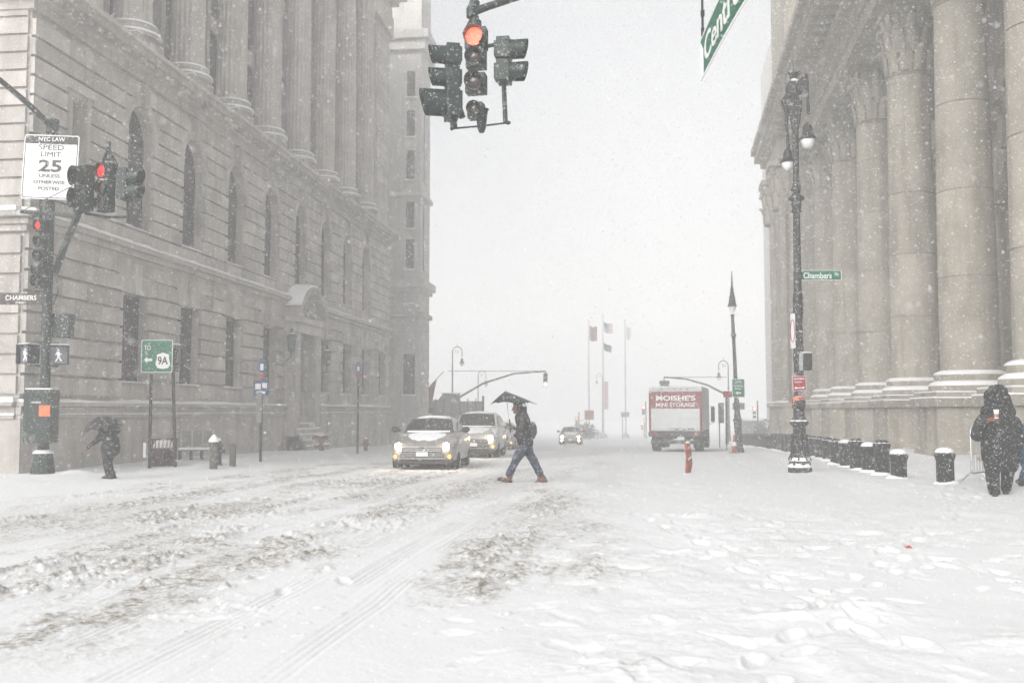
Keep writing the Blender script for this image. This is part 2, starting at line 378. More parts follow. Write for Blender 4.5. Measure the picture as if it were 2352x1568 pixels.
def detail(x, y):
    z = terr0(x, y); rs = np.random.RandomState(3)
    near = sm(70, 35, y)
    z += near*(.045*(fb(x*.35, y*.35, 3)-.5)+.022*(fb(x*1.6+5, y*1.4, 4)-.5))
    road = sm(-11.4, -10.2, x)*sm(1.2, -.3, x)
    # slush thrown up between the wheel paths, long in the driving direction
    wob = .5*(fb(y*.12, y*0+2, 2)-.5)
    xs = x+wob
    band = np.zeros_like(x)
    for c, wd, y0, y1, a in ((-6.1, .55, 7.5, 32, .9), (-5.35, .45, 7, 24, .8), (-4.6, .42, 5.8, 28, 1.), (-3.4, .55, 5.6, 21, .95), (-2.9, .3, 8, 24, .8), (-1.2, .5, 7.4, 16, .75), (-7.6, .7, 9, 40, .65), (-3.75, .25, 5.4, 10, .9), (-.6, .5, 8, 13, .5), (-9., .7, 12, 45, .5), (-1.6, .3, 8, 26, .5)):
        band = np.maximum(band, a*np.exp(-((xs-c)/wd)**2)*sm(y0-.8, y0+.6, y)*sm(y1+6, y1-3, y))
    patch = sm(.22, .52, fb(x*1.4+30, y*.45+4, 5))
    slush = np.clip(band*patch*1.5, 0, 1)*road
    fine = fb(x*24, y*15, 3); chunks = sm(.45, .70, fb(x*10+3, y*7.0, 4))*sm(.35, .6, fb(x*2.1, y*1.3+9, 3)); mid = fb(x*5, y*3.2, 3)
    SL = slush
    dirt = slush*(.28+.55*sm(.42, .6, mid)+.8*chunks)*(.35+1.3*sm(.3, .7, fb(x*.8, y*.5, 3)))
    # wheel paths with tread grooves
    tr = np.zeros_like(x)
    for c, wd, dep, drift in ((-2.2, .12, .013, .45), (-1.84, .10, .007, .45), (-2.62, .10, .006, .6), (-4.02, .13, .016, .7), (-4.35, .1, .010, .7), (-3.3, .11, .008, .9), (-6.6, .13, .014, .3), (-5.0, .1, .010, .3), (-5.9, .12, .01, .6), (-8.1, .14, .012, 0), (-9.3, .14, .01, 0), (-7.4, .12, .01, .4)):
        xc = c+drift*sm(9, 24, y)+.05*(fb(y*.2+c, y*0, 2)-.5)
        d = (x-xc)/wd; m_ = np.exp(-d**4)*sm(4., 6., y+1.5)
        brk = sm(.36, .6, fb(x*1.2+c, y*.45, 4)); z += m_*brk*(-dep+.0045*np.cos((x-xc)*2*math.pi/.058)*sm(26, 10, y))+brk*.004*np.exp(-((abs(d)-1.25)/.22)**2)
        tr = np.maximum(tr, m_); dirt = dirt*(1-.5*m_)+m_*.12*brk; slush = slush*(1-.6*m_*brk)
    z += slush*(chunks*.045*(.6+.8*fine)+.022*(fine-.5)+.02*(mid-.5))
    # wide faint dirty film of the driven lanes
    dirt += .36*sm(-9.5, -8, x)*sm(.4, -1, x)*sm(.40, .62, fb(x*.7+8, y*.16+3, 4))*sm(8, 13, y)*near
    # trampled, wind-packed snow on the right
    rt = sm(-1.4, .3, x)*near*sm(.36, .56, fb(x*.33+50, y*.22+20, 3))
    rg = fb(x*2.6+9, y*2.2+1, 4); z += rt*(.05*np.clip(rg-.45, 0, 1)-.045*np.clip(.42-rg, 0, 1))*1.5
    z += rt*.014*(fb(x*9, y*8, 4)-.5); dirt += rt*.10*sm(.55, .7, fb(x*3+2, y*3, 3))
    cl = sm(.70, .78, fb(x*8+70, y*6+3, 3))*sm(.42, .6, fb(x*.8+7, y*.6, 3))*near; z += .012*cl*sm(-8, -2, x); dirt += .10*cl
    steps = []
    for x0, y0, an, nn in ((.6, 5.2, 1.2, 20), (1.6, 6.2, 1.75, 20), (3.6, 7.5, 1.9, 18), (-.8, 9.5, .35, 20), (1.0, 12, .1, 16), (4.2, 14, 1.2, 14), (2.6, 9.5, .5, 14), (-3.0, 21.0, .02, 30), (5.2, 17.5, 1.3, 14), (-6.5, 16, .25, 16)):
        for k in range(nn): s_ = .10 if k % 2 else -.10; steps.append((x0+math.cos(an)*k*.42-math.sin(an)*s_+rs.uniform(-.06, .06), y0+math.sin(an)*k*.42+math.cos(an)*s_+rs.uniform(-.06, .06), an+rs.uniform(-.2, .2)))
    for fx, fy, a in steps:
        sel = (abs(x-fx) < .45) & (abs(y-fy) < .45); dx = x[sel]-fx; dy = y[sel]-fy; nz = 1+.5*(fb(x[sel]*11, y[sel]*11, 2)-.5)
        q = nz*np.sqrt(((dx*math.cos(a)+dy*math.sin(a))/.155)**2+((-dx*math.sin(a)+dy*math.cos(a))/.062)**2)
        z[sel] += -.038*np.exp(-q**4)+.012*np.exp(-((q-1.3)/.25)**2)*nz
    for _ in range(330):
        if _ < 230: fx = rs.uniform(-1.5, 4.2); fy = rs.uniform(5.2, 20)
        elif _ < 280: fx = rs.uniform(-8, 0); fy = rs.uniform(5, 24)
        else: fx = rs.uniform(4, 8.5); fy = rs.uniform(12, 24)
        a = rs.uniform(0, 3.14); ln = rs.uniform(.10, .16); wd = rs.uniform(.045, .07); dp = rs.uniform(.012, .04)
        sel = (abs(x-fx) < .5) & (abs(y-fy) < .5)
        dx = x[sel]-fx; dy = y[sel]-fy
        nz = 1+.9*(fb(x[sel]*9, y[sel]*9, 2)-.5)
        q = nz*np.sqrt(((dx*math.cos(a)+dy*math.sin(a))/ln)**2+((-dx*math.sin(a)+dy*math.cos(a))/wd)**2)
        z[sel] += -.75*dp*np.exp(-q**3)+.005*np.exp(-((q-1.35)/.3)**2)*rs.rand()
    # scraped patch with bluish ice left of centre, lumps in the right foreground
    for fx, fy, r, h in ((1.35, 7.3, .28, .09), (1.1, 7.0, .2, .07), (.75, 6.95, .22, .06), (1.75, 7.2, .3, .06), (-.35, 8.75, .25, .05), (.45, 8.8, .3, .05), (.9, 13.6, .5, .1), (1.5, 11.2, .6, .06), (2.3, 6.3, .3, .08), (.0, 5.4, .3, .06), (2.7, 10.6, .5, .06), (3.4, 8.2, .5, .07)):
        z += .45*h*np.exp(-((x-fx)**2+(y-fy)**2)/r**2)*(.2+1.8*fb(x*8, y*8, 4))
        dirt += .32*np.exp(-((x-fx)**2+(y-fy)**2)/(r*.7)**2)*sm(.45, .6, fb(x*5, y*5, 3))
    for fx, fy, a, ln in ((-3.2, 6.4, .5, .16), (-3.0, 6.65, .6, .2), (-2.8, 6.42, .6, .17), (-2.68, 6.8, -.3, .14)):
        dx = x-fx; dy = y-fy
        z -= .018*np.exp(-(((dx*math.cos(a)+dy*math.sin(a))/ln)**2+((-dx*math.sin(a)+dy*math.cos(a))/.05)**2)**2)
    # snow heaped on the left pavement and drifts at the feet of things
    z += near*(.04+.08*sm(23, 28, y))*sm(-11.3, -12, x)*sm(18, 20, y)*(fb(x*1.3, y*1.1+40, 4)-.4)
    for fx, fy, r, h in DRIFTS: z += h*np.exp(-((x-fx)**2+(y-fy)**2)/r**2)
    return z, np.clip(dirt, 0, 1)
DRIFTS = [(-13.2, 22.6, .4, .12), (6.8, 22.2, .35, .13), (6.2, 23.6, .35, .1), (4.2, 25.3, .5, .10)]
ZZ, DD = detail(XX, YY)
def ground_mesh(name, sel):
    "faces of the one height field that belong to this surface"
    nr, nc = XX.shape; idx = np.arange(nr*nc).reshape(nr, nc)
    q = np.stack([idx[:-1, :-1], idx[:-1, 1:], idx[1:, 1:], idx[1:, :-1]], -1)[sel].reshape(-1, 4)
    used = np.unique(q); rm = np.full(nr*nc, -1); rm[used] = np.arange(len(used)); q = rm[q]
    co = np.stack([XX.ravel()[used], YY.ravel()[used], ZZ.ravel()[used]], 1)
    me = bpy.data.meshes.new(name); me.vertices.add(len(co)); me.vertices.foreach_set('co', co.ravel())
    me.loops.add(q.size); me.loops.foreach_set('vertex_index', q.ravel().astype(np.int32))
    me.polygons.add(len(q)); me.polygons.foreach_set('loop_start', (np.arange(len(q))*4).astype(np.int32))
    me.update(calc_edges=True)
    at = me.attributes.new('dirt', 'FLOAT', 'POINT'); at.data.foreach_set('value', DD.ravel()[used].astype(np.float32))
    me.shade_smooth()
    return link(name, me, 'ground', kind='structure')
xc_ = (XX[:-1, :-1]+XX[1:, 1:])/2; yc_ = (YY[:-1, :-1]+YY[1:, 1:])/2; pc_ = xc_*math.cos(A2)-yc_*math.sin(A2)
lp = (xc_ < -11.7) & (yc_ > 19.2) & (yc_ < 75); rp = (pc_ > 3.8) & (yc_ > 18) & (yc_ < 75)
MB().add([(-1100, -600, .172), (1100, -600, .172), (1100, 1.05, .172), (-1100, 1.05, .172)], [(0, 1, 2, 3)]).build('road', 'snow', kind='structure')
ground_mesh('road', ~(lp | rp)); ground_mesh('pavement', lp); ground_mesh('pavement', rp)

# ------------------------------------------------------------ courthouse on the left
LX = -15.0
def arch_iv(zc, zb, zs, c, hw):
    "opening half width at height zc for an arched opening"
    if zc < zb or zc > zs+hw: return None
    if zc <= zs: return (c-hw, c+hw)
    d = math.sqrt(max(hw*hw-(zc-zs)**2, 0)); return (c-d, c+d) if d > .02 else None
ch = T('courthouse', 'grey granite courthouse with arched windows and tall columns along the left kerb', 'building', (LX, 23.0, 0))
YE = 60.3; Y0 = 23.0
lowc = [27.74+.8+3.77*i for i in range(9) if i != 4]
uppc = [28.6+3.75*i for i in range(8)]
DOOR = 43.5
def openings(z):
    iv = []
    if 2.32 < z < 5.0: iv += [(c-.8, c+.8) for c in lowc]
    for c in uppc:
        a = arch_iv(z, 7.0, 10.0, c, .82)
        if a: iv.append(a)
    if 7.6 < z < 9.9: iv.append((24.75, 25.45))
    if .9 < z < 4.7: iv.append((DOOR-1.0, DOOR+1.0))
    return sorted(iv)
def wall_facade(mb, z0, z1, depth=.95, ya=Y0, yb=YE):
    zm = (z0+z1)/2; y = ya
    for a, b in openings(zm)+[(yb, yb)]:
        if a > y: mb.bb(-depth, 0, y-Y0, a-Y0, z0, z1)
        y = max(y, b)
def stones(mb, z0, z1, k, wid=1.25, gap=.075, proud=.11, ya=Y0, yb=YE):
    y = ya
    ops = openings(z0+.02)+openings(z1-.02); ops = sorted(ops)
    mer = []
    for a, b in ops:
        if mer and a <= mer[-1][1]: mer[-1] = (min(a, mer[-1][0]), max(b, mer[-1][1]))
        else: mer.append((a, b))
    rnd = random.Random(k)
    for a, b in mer+[(yb, yb)]:
        L = a-y
        if L > .05:
            n = max(1, round(L/wid)); cuts = [y+L*(i+(.3*(rnd.random()-.5) if 0 < i < n else 0)+(.25 if (k % 2 and 0 < i < n) else 0))/n for i in range(n+1)]
            for c0, c1 in zip(cuts, cuts[1:]):
                q = proud+rnd.uniform(-.006, .006)
                mb.bb(-.02, q, c0-Y0+.008, c1-Y0-.008, z0+gap/2, z1-gap/2)
        y = b
wall = MB(); st = MB()
zs = [-1.6, 1.2]; z = 1.2
lev = [1.2, 1.85]; z = 1.85
while z < 5.9: lev.append(z+.52); z += .52
z = lev[-1]
# backing in thin slices round the arches
sl = [-1.6, .9, 2.32, 4.7, 5.0, 7.0, 7.6, 9.9, 10.0]+[10.0+.82*math.sin(R(a)) for a in (12, 24, 36, 48, 60, 72, 84)]+[10.82, 12.6]
sl = sorted(set(round(q, 4) for q in sl))
for a, b in zip(sl, sl[1:]): wall_facade(wall, a, b)
for i, (a, b) in enumerate(zip([1.88+.52*k for k in range(8)], [1.88+.52*(k+1) for k in range(8)])): stones(st, a, b, i)
up = [6.45+.50*k for k in range(11)]
for i, (a, b) in enumerate(zip(up, up[1:])): stones(st, a, b, 20+i)
# body of the building behind and the street side face to the south
wall.bb(-30, -.951, 0, YE-Y0, -1.6, 12.6)
o_w = wall.build('wall', 'stoneL', ch)
so_ = MB(); rnd = random.Random(5)
z = 1.88; k = 0
while z < 30:
    hh = .50 if z < 6 else .46
    x = -.06
    while x > -9:
        wd = rnd.uniform(1.0, 1.6); so_.bb(x-wd+.014, x, -.07-rnd.uniform(0, .012), .05, z+.034, z+hh-.034); x -= wd
    z += hh; k += 1
    if 5.7 < z < 6.2 or 12 < z < 12.5: z += .5
so_.build('side_face', 'stoneL', ch)
st.build('block_courses', 'stoneL', ch)
pl = MB(); pl.bb(-.02, .14, -.14, YE-Y0, -1.6, 1.28); pl.bb(-9, -.02, -.14, .05, -1.6, 1.28)
for k in range(24):
    pass
pl.build('plinth', 'stoneL', ch)
mo = MB()   # water table: two mouldings
for a, b, z0, z1, pr in ((0, 19.0, 1.28, 1.38, .20), (0, 19.0, 1.38, 1.60, .15), (0, 19.0, 1.60, 1.70, .27), (22.3, YE-Y0, 1.28, 1.38, .20), (22.3, YE-Y0, 1.38, 1.60, .15), (22.3, YE-Y0, 1.60, 1.70, .27)):
    mo.bb(-.01, pr, a-.14 if a == 0 else a, b, z0, z1)
for z0, z1, pr in ((1.28, 1.38, .2), (1.38, 1.60, .15), (1.6, 1.7, .27)): mo.bb(-9, -.01, -pr, .02, z0, z1)
mo.build('water_table', 'stoneL', ch, bevel=.02)
def snowledge(mb, x0, x1, y0, y1, z, h=.05, seed=0, n=None):
    "an uneven strip of snow lying on a ledge"
    n = n or max(2, int((y1-y0)/.25)); rnd = random.Random(seed)
    secs = []; hh = h
    for i in range(n+1):
        y = y0+(y1-y0)*i/n; hh = .7*hh+.3*h*rnd.uniform(.3, 1.8); ww = rnd.uniform(-.02, .03)
        secs.append([(x0, y, z+.002), (x1+ww-.01, y, z+.002), (x1+ww, y, z+hh*.5), (x1-.05+ww, y, z+hh), (x0, y, z+hh*1.35)])
    mb.loft(secs); return mb
sl_ = MB()
snowledge(sl_, 0, .27, -.1, 19.0, 1.70, .07, 1); snowledge(sl_, 0, .27, 22.3, YE-Y0, 1.70, .07, 2)
snowledge(sl_, .14, .2, -.1, 19.0, 1.38, .035, 3); snowledge(sl_, .14, .2, 22.3, YE-Y0, 1.38, .035, 4)
for c in lowc: snowledge(sl_, -.24, .10, c-.9-Y0, c+.9-Y0, 2.33, .05, int(c))
for c in uppc: snowledge(sl_, -.26, .10, c-.9-Y0, c+.9-Y0, 7.01, .05, int(c)+50)
snowledge(sl_, 0, .42, -.2, 18.5, 6.42, .09, 9); snowledge(sl_, 0, .42, 23.2, YE-Y0, 6.42, .07, 10)
for z0, pr, hh in ((1.7, .27, .12), (6.42, .40, .12), (1.38, .2, .05)):
    sl_.bb(-9, 0, -pr, -.0, z0+.002, z0+hh)
sl_.build('snow_ledge', 'snow', ch, smooth=50)
# string course between the storeys
sc_ = MB()
for z0, z1, pr in ((5.95, 6.12, .12), (6.12, 6.28, .22), (6.28, 6.42, .38)):
    sc_.bb(-.01, pr, -pr, YE-Y0, z0, z1); sc_.bb(-9, -.01, -pr, 0, z0, z1)
sc_.build('string_course', 'stoneL', ch, bevel=.02)
# main cornice below the colonnade
co_ = MB()
for z0, z1, pr in ((11.62, 11.9, .12), (11.9, 12.08, .32), (12.08, 12.3, .62), (12.3, 12.42, .72)):
    co_.bb(-1.2, pr, -pr, YE-Y0, z0, z1); co_.bb(-9, -1.2, -pr, 0, z0, z1)
for k in range(74): co_.bb(.3, .52, .25+k*.5, .5+k*.5, 11.93, 12.079)
co_.build('cornice', 'stoneL', ch)
# windows
for c in lowc:
    f_ = MB(); x = -.30; f_.bb(x, x+.06, c-.8-Y0, c-.72-Y0, 2.32, 5.0); f_.bb(x, x+.06, c+.72-Y0, c+.8-Y0, 2.32, 5.0)
    f_.bb(x, x+.06, c-.72-Y0, c+.72-Y0, 2.32, 2.42); f_.bb(x, x+.06, c-.72-Y0, c+.72-Y0, 4.9, 5.0)
    f_.bb(x+.003, x+.05, c-.72-Y0, c+.72-Y0, 3.62, 3.7); f_.bb(x+.006, x+.045, c-.03-Y0, c+.03-Y0, 2.42, 4.9)
    wn = f_.build('window', 'frame', ch); MB().bb(-.28, -.275, c-.72-Y0, c+.72-Y0, 2.42, 4.9).build('pane', 'pane', wn)
for c in lowc:   # splayed keystones over the lower windows
    vo = MB()
    for k in range(-2, 3):
        w0 = .17; w1 = .24; cx = k*.36; tl = k*.12
        vo.prism([(cx-w0, 5.0), (cx+w0, 5.0), (cx+tl+w1, 5.92), (cx+tl-w1, 5.92)], lambda y, z, c=c, k=k: (-.02, y+c-Y0, z), lambda y, z, c=c, k=k: (.10+(.06 if k == 0 else 0), y+c-Y0, z))
    vo.build('window_lintel', 'stoneL', ch)
for c in uppc:
    x = -.32; f_ = MB(); f_.bb(x, x+.06, c-.82-Y0, c-.74-Y0, 7.0, 10.0); f_.bb(x, x+.06, c+.74-Y0, c+.82-Y0, 7.0, 10.0); f_.bb(x, x+.06, c-.74-Y0, c+.74-Y0, 7.0, 7.1)
    f_.bb(x+.003, x+.05, c-.74-Y0, c+.74-Y0, 9.0, 9.08); f_.bb(x+.006, x+.045, c-.03-Y0, c+.03-Y0, 7.1, 10.7); f_.bb(x+.003, x+.05, c-.74-Y0, c+.74-Y0, 9.95, 10.03)
    wn = f_.build('window', 'frame', ch)
    MB().prism([(-.74, 7.1), (.74, 7.1)]+[(.8*math.cos(R(a)), 10+.8*math.sin(R(a))) for a in range(0, 181, 15)], lambda y, z: (-.30, y+c-Y0, z), lambda y, z: (-.295, y+c-Y0, z)).build('pane', 'pane', wn)
    ar = MB()
    a_ = list(range(-10, 191, 10))
    secs = [[(.06, c-Y0+.80*math.cos(R(a)), 10+.80*math.sin(R(a))), (.115, c-Y0+.82*math.cos(R(a)), 10+.82*math.sin(R(a))), (.135, c-Y0+1.02*math.cos(R(a)), 10+1.02*math.sin(R(a))), (.07, c-Y0+1.14*math.cos(R(a)), 10+1.14*math.sin(R(a))), (-.01, c-Y0+1.14*math.cos(R(a)), 10+1.14*math.sin(R(a))), (-.9, c-Y0+.80*math.cos(R(a)), 10+.80*math.sin(R(a)))] for a in a_]
    ar.loft(secs); ar.prism([(-.12, 10.75), (.12, 10.75), (.2, 11.5), (-.2, 11.5)], lambda y, z: (0, y+c-Y0, z), lambda y, z: (.26, y+c-Y0, z))
    ar.build('window_arch', 'stoneL', ch)
wn = MB().bb(-.72, -.66, 24.75-Y0, 24.82-Y0, 7.6, 9.9).bb(-.72, -.66, 25.38-Y0, 25.45-Y0, 7.6, 9.9).bb(-.72, -.66, 24.82-Y0, 25.38-Y0, 8.6, 8.68).build('window', 'frame', ch)
MB().bb(-.70, -.695, 24.8-Y0, 25.4-Y0, 7.6, 9.9).build('pane', 'pane', wn)
fr = MB(); fr.bb(0, .13, 24.55-Y0, 24.74-Y0, 7.4, 10.1); fr.bb(0, .13, 25.46-Y0, 25.65-Y0, 7.4, 10.1); fr.bb(0, .2, 24.45-Y0, 25.75-Y0, 10.1, 10.35); fr.bb(0, .2, 24.45-Y0, 25.75-Y0, 7.2, 7.4)
fr.build('window_surround', 'stoneL', ch)
# colonnade storey
up_ = MB(); up_.bb(-30, -1.75, 0, YE-Y0, 12.42, 30); up_.bb(-1.75, -.05, 0, 3.4, 12.42, 30); up_.bb(-1.75, -.05, 57.2-Y0, YE-Y0, 12.42, 30)
up_.bb(-1.75, -.35, 3.4, 57.2-Y0, 25.0, 30)
z = 12.9; k = 0
rnd = random.Random(9)
while z < 29.5:
    up_.bb(-.06, .0, .06, 1.6, z+.02, z+.48); up_.bb(-.06, .0, 1.62, 3.34, z+.02, z+.48)
    up_.bb(-.06, .0, 57.3-Y0, YE-Y0-.02, z+.02, z+.48); z += .5
up_.build('upper_wall', 'stoneL', ch)
N_COL = 8
for i in range(N_COL):
    cy = 27.95+3.76*i-Y0; cx = .05
    c_ = MB(); c_.lathe([(.60, 13.05), (.60, 13.06), (.57, 13.5), (.56, 18), (.52, 22), (.49, 23.6)], (cx, cy, 0), 40, .06)
    c_.lathe([(.5, 23.6), (.54, 23.65), (.54, 23.75), (.5, 23.8), (.56, 24.2), (.72, 24.75), (.8, 25)], (cx, cy, 0), 24, .1)
    col = c_.build('column', 'stoneL', ch)
    b_ = MB(); b_.bb(cx-.85, cx+.60, cy-.80, cy+.80, 12.43, 12.66); b_.lathe([(.80, 12.66), (.84, 12.72), (.80, 12.80), (.69, 12.84), (.70, 12.92), (.73, 12.97), (.70, 13.05)], (cx, cy, 0), 28)
    b_.build('column_base', 'stoneL', col, smooth=40)
    s_ = MB(); s_.lathe([(.71, 13.05), (.74, 13.06), (.72, 13.11), (.63, 13.14)], (cx, cy, 0), 28); s_.lathe([(.80, 12.76), (.865, 12.77), (.84, 12.83), (.74, 12.86)], (cx, cy, 0), 28)
    s_.bb(cx+.2, cx+.60, cy-.78, cy+.78, 12.662, 12.70); s_.build('snow_cap', 'snow', col, smooth=40)
    # window bay behind the columns
    f_ = MB(); yy = cy+1.88
    for z0, z1 in ((13.2, 16.6), (17.2, 20.6), (21.2, 24.0)):
        if i < N_COL-1:
            f_.bb(-1.76, -1.66, yy-.72, yy+.72, z0, z1)
    if f_.v: f_.build('upper_window', 'pane', ch)
for i in range(N_COL-1):
    cy = 27.95+3.76*i-Y0+1.88; e_ = MB()
    for s in (-1, 1): e_.bb(-1.75, -1.35, cy+s*.88-.14, cy+s*.88+.14, 12.42, 25)
    e_.bb(-1.75, -1.5, cy-.6, cy+.6, 16.6, 17.2); e_.bb(-1.75, -1.5, cy-.6, cy+.6, 20.6, 21.2)
    e_.build('pilaster', 'stoneL', ch)
ct = MB()
for z0, z1, pr in ((25.0, 26.2, .25), (26.2, 27.0, .15), (27.0, 27.3, .6), (27.3, 27.7, 1.1)):
    ct.bb(-1.75+.8, pr, -pr, YE-Y0, z0, z1)
ct.build('top_entablature', 'stoneL', ch)
# entrance portal
pd = T('x', 'x', 'x', (0, 0, 0)); bpy.data.objects.remove(pd)
po = MB(); yy = DOOR-Y0
for s in (-1, 1): po.bb(.0, .55, yy+s*1.45-.38, yy+s*1.45+.38, .4, 4.9)
po.bb(.0, .62, yy-1.95, yy+1.95, 4.9, 5.35); po.bb(.0, .72, yy-2.05, yy+2.05, 5.35, 5.6)
a_ = list(range(0, 181, 12))
po.loft([[(-.01, yy+2.0*math.cos(R(a)), 5.62+1.35*math.sin(R(a))), (.85, yy+2.0*math.cos(R(a)), 5.62+1.35*math.sin(R(a))), (.85, yy+1.75*math.cos(R(a)), 5.6+1.12*math.sin(R(a))), (-.01, yy+1.75*math.cos(R(a)), 5.6+1.12*math.sin(R(a)))] for a in a_])
po.prism([(1.75*math.cos(R(a)), 5.6+1.12*math.sin(R(a))) for a in a_], lambda y, z: (0, y+yy, z), lambda y, z: (.4, y+yy, z))
rnd = random.Random(12)
for k in range(16):
    q = rnd.uniform(0, 3.14); rr = rnd.uniform(0, .75)
    po.ball((.45, yy+1.5*rr*math.cos(q), 5.75+.9*rr*math.sin(q)), (.12, .16, .14), 8, 6)
por = po.build('entrance_portal', 'stoneL', ch)
MB().bb(-.6, -.55, yy-1.0, yy+1.0, .9, 4.7).build('door', 'frame', por)
ps = MB()
ps.loft([[(.05, yy+2.03*math.cos(R(a)), 5.66+1.38*math.sin(R(a))), (.88, yy+2.03*math.cos(R(a)), 5.66+1.38*math.sin(R(a))), (.86, yy+2.05*math.cos(R(a)), 5.72+1.42*math.sin(R(a))), (.05, yy+2.05*math.cos(R(a)), 5.76+1.44*math.sin(R(a)))] for a in range(84, 172, 8)])
ps.build('snow_cap', 'snow', por)
sp = MB(); spn = MB()
for k in range(5):
    sp.bb(.1, .35+.16*(5-k), yy-1.5, yy+1.5, -1.2, -.2+.24*(k+1)-.16*0-.1); spn.bb(.1, .33+.16*(5-k), yy-1.48, yy+1.48, -.2+.24*(k+1)-.1+.002, -.2+.24*(k+1)-.04)
sp.build('entrance_steps', 'stoneL', ch); spn.build('snow_on_steps', 'snow', ch)
for s in (-1, 1):
    l_ = MB(); y_ = yy+s*2.5; zc = 4.3 if s < 0 else 3.9
    l_.tube([(.0, y_, zc-.7), (.35, y_, zc-.75), (.6, y_, zc-.55), (.62, y_, zc-.3)], .035, 8)
    l_.lathe([(.05, -.3), (.16, -.25), (.2, .3), (.26, .34), (.1, .5), (.03, .7)], (.62, y_, zc), 10)
    lo = l_.build('portal_lantern', 'greencon', ch); MB().lathe([(.2, .345), (.14, .45), (.05, .5)], (.62, y_, zc+.02), 10).build('snow_cap', 'snow', lo)
va = MB()
for k in range(9):
    y_ = 26.2+3.76*k-Y0
    va.tube([(.15, y_+.42*math.cos(R(a)), -.1-.3*k/9+.42*math.sin(R(a))) for a in range(0, 181, 20)], .035, 6)
va.build('basement_arches', 'stoneL', ch)

# second block beyond it
b2 = T('office_building', 'taller pale stone building fading into the snow beyond the courthouse', 'building', (-14.3, 66.5, 0))
wl = MB(); wl.bb(-40, 0, 0, 3.2, -3, 45); wl.bb(-40, .25, -.25, 3.4, -3, 1.3)
for z0, z1, pr in ((9.6, 9.9, .2), (9.9, 10.4, .4), (7.9, 8.2, .2), (16.2, 16.5, .2), (26.5, 27.2, .3), (27.2, 27.8, .6)): wl.bb(-40, pr, -pr, 3.2+pr, z0, z1)
for k in range(9): wl.bb(.0, .06, .2, 3.0, 1.7+k*.66, 2.25+k*.66)
wl.build('wall', 'stoneB', b2)
for z0, z1, wd in ((2.6, 5.3, .75), (-.6, .7, .6), (11.2, 13.2, .55), (14, 15.8, .55), (17.4, 19.4, .55), (20.4, 22.2, .55), (23.2, 25, .55)):
    f_ = MB().bb(-.7-wd/2, -.7+wd/2, -.06, .02, z0, z1); wn = f_.build('window', 'frame', b2)
    MB().bb(-.7-wd/2+.08, -.7+wd/2-.08, -.07, -.062, z0+.08, z1-.08).build('pane', 'pane', wn)
    MB().bb(-.7-wd/2-.1, -.7+wd/2+.1, -.2, 0, z0-.1, z0-.02).build('window_sill', 'snow', wn)
for z0, z1 in ((11.2, 15.8), (17.4, 22.2)):
    for y_ in (1.5,):
        wn = MB().bb(-.02, .05, y_-.5, y_+.5, z0, z1).build('window', 'pane', b2)

# ------------------------------------------------------------ colonnaded building on the right
rb = T('municipal_building', 'huge pale stone building with round columns on tall pedestals on the right', 'building', (0, 0, 0))
def rbox(mb, s0, s1, p0, p1, z0, z1):
    c = RBp((s0+s1)/2, (p0+p1)/2, (z0+z1)/2)
    return mb.box(c, (abs(p1-p0), abs(s1-s0), z1-z0), -A2)
WP = 11.4
SW = [34.75, 28.3, 41.2]
wl = MB()
cuts = [12.0]
for c in sorted(SW): cuts += [c-1.35, c+1.35]
cuts += [66.5]
for i in range(0, len(cuts), 2): rbox(wl, cuts[i], cuts[i+1], WP, WP+1.2, -.8, 22)
for c in SW:
    rbox(wl, c-1.35, c+1.35, WP, WP+1.2, -.8, 3.2)
    for z0 in np.arange(9.0, 10.35, .15):
        d = math.sqrt(max(1.35**2-(z0-9.0)**2, 0)); 
        rbox(wl, c-1.35, c-d+.001, WP, WP+1.2, z0, z0+.15); rbox(wl, c+d-.001, c+1.35, WP, WP+1.2, z0, z0+.15)
    rbox(wl, c-1.35, c+1.35, WP, WP+1.2, 10.35, 22)
rbox(wl, 12, 66.5, WP+1.21, WP+30, -.8, 30)
wl.build('wall', 'stoneR', rb)
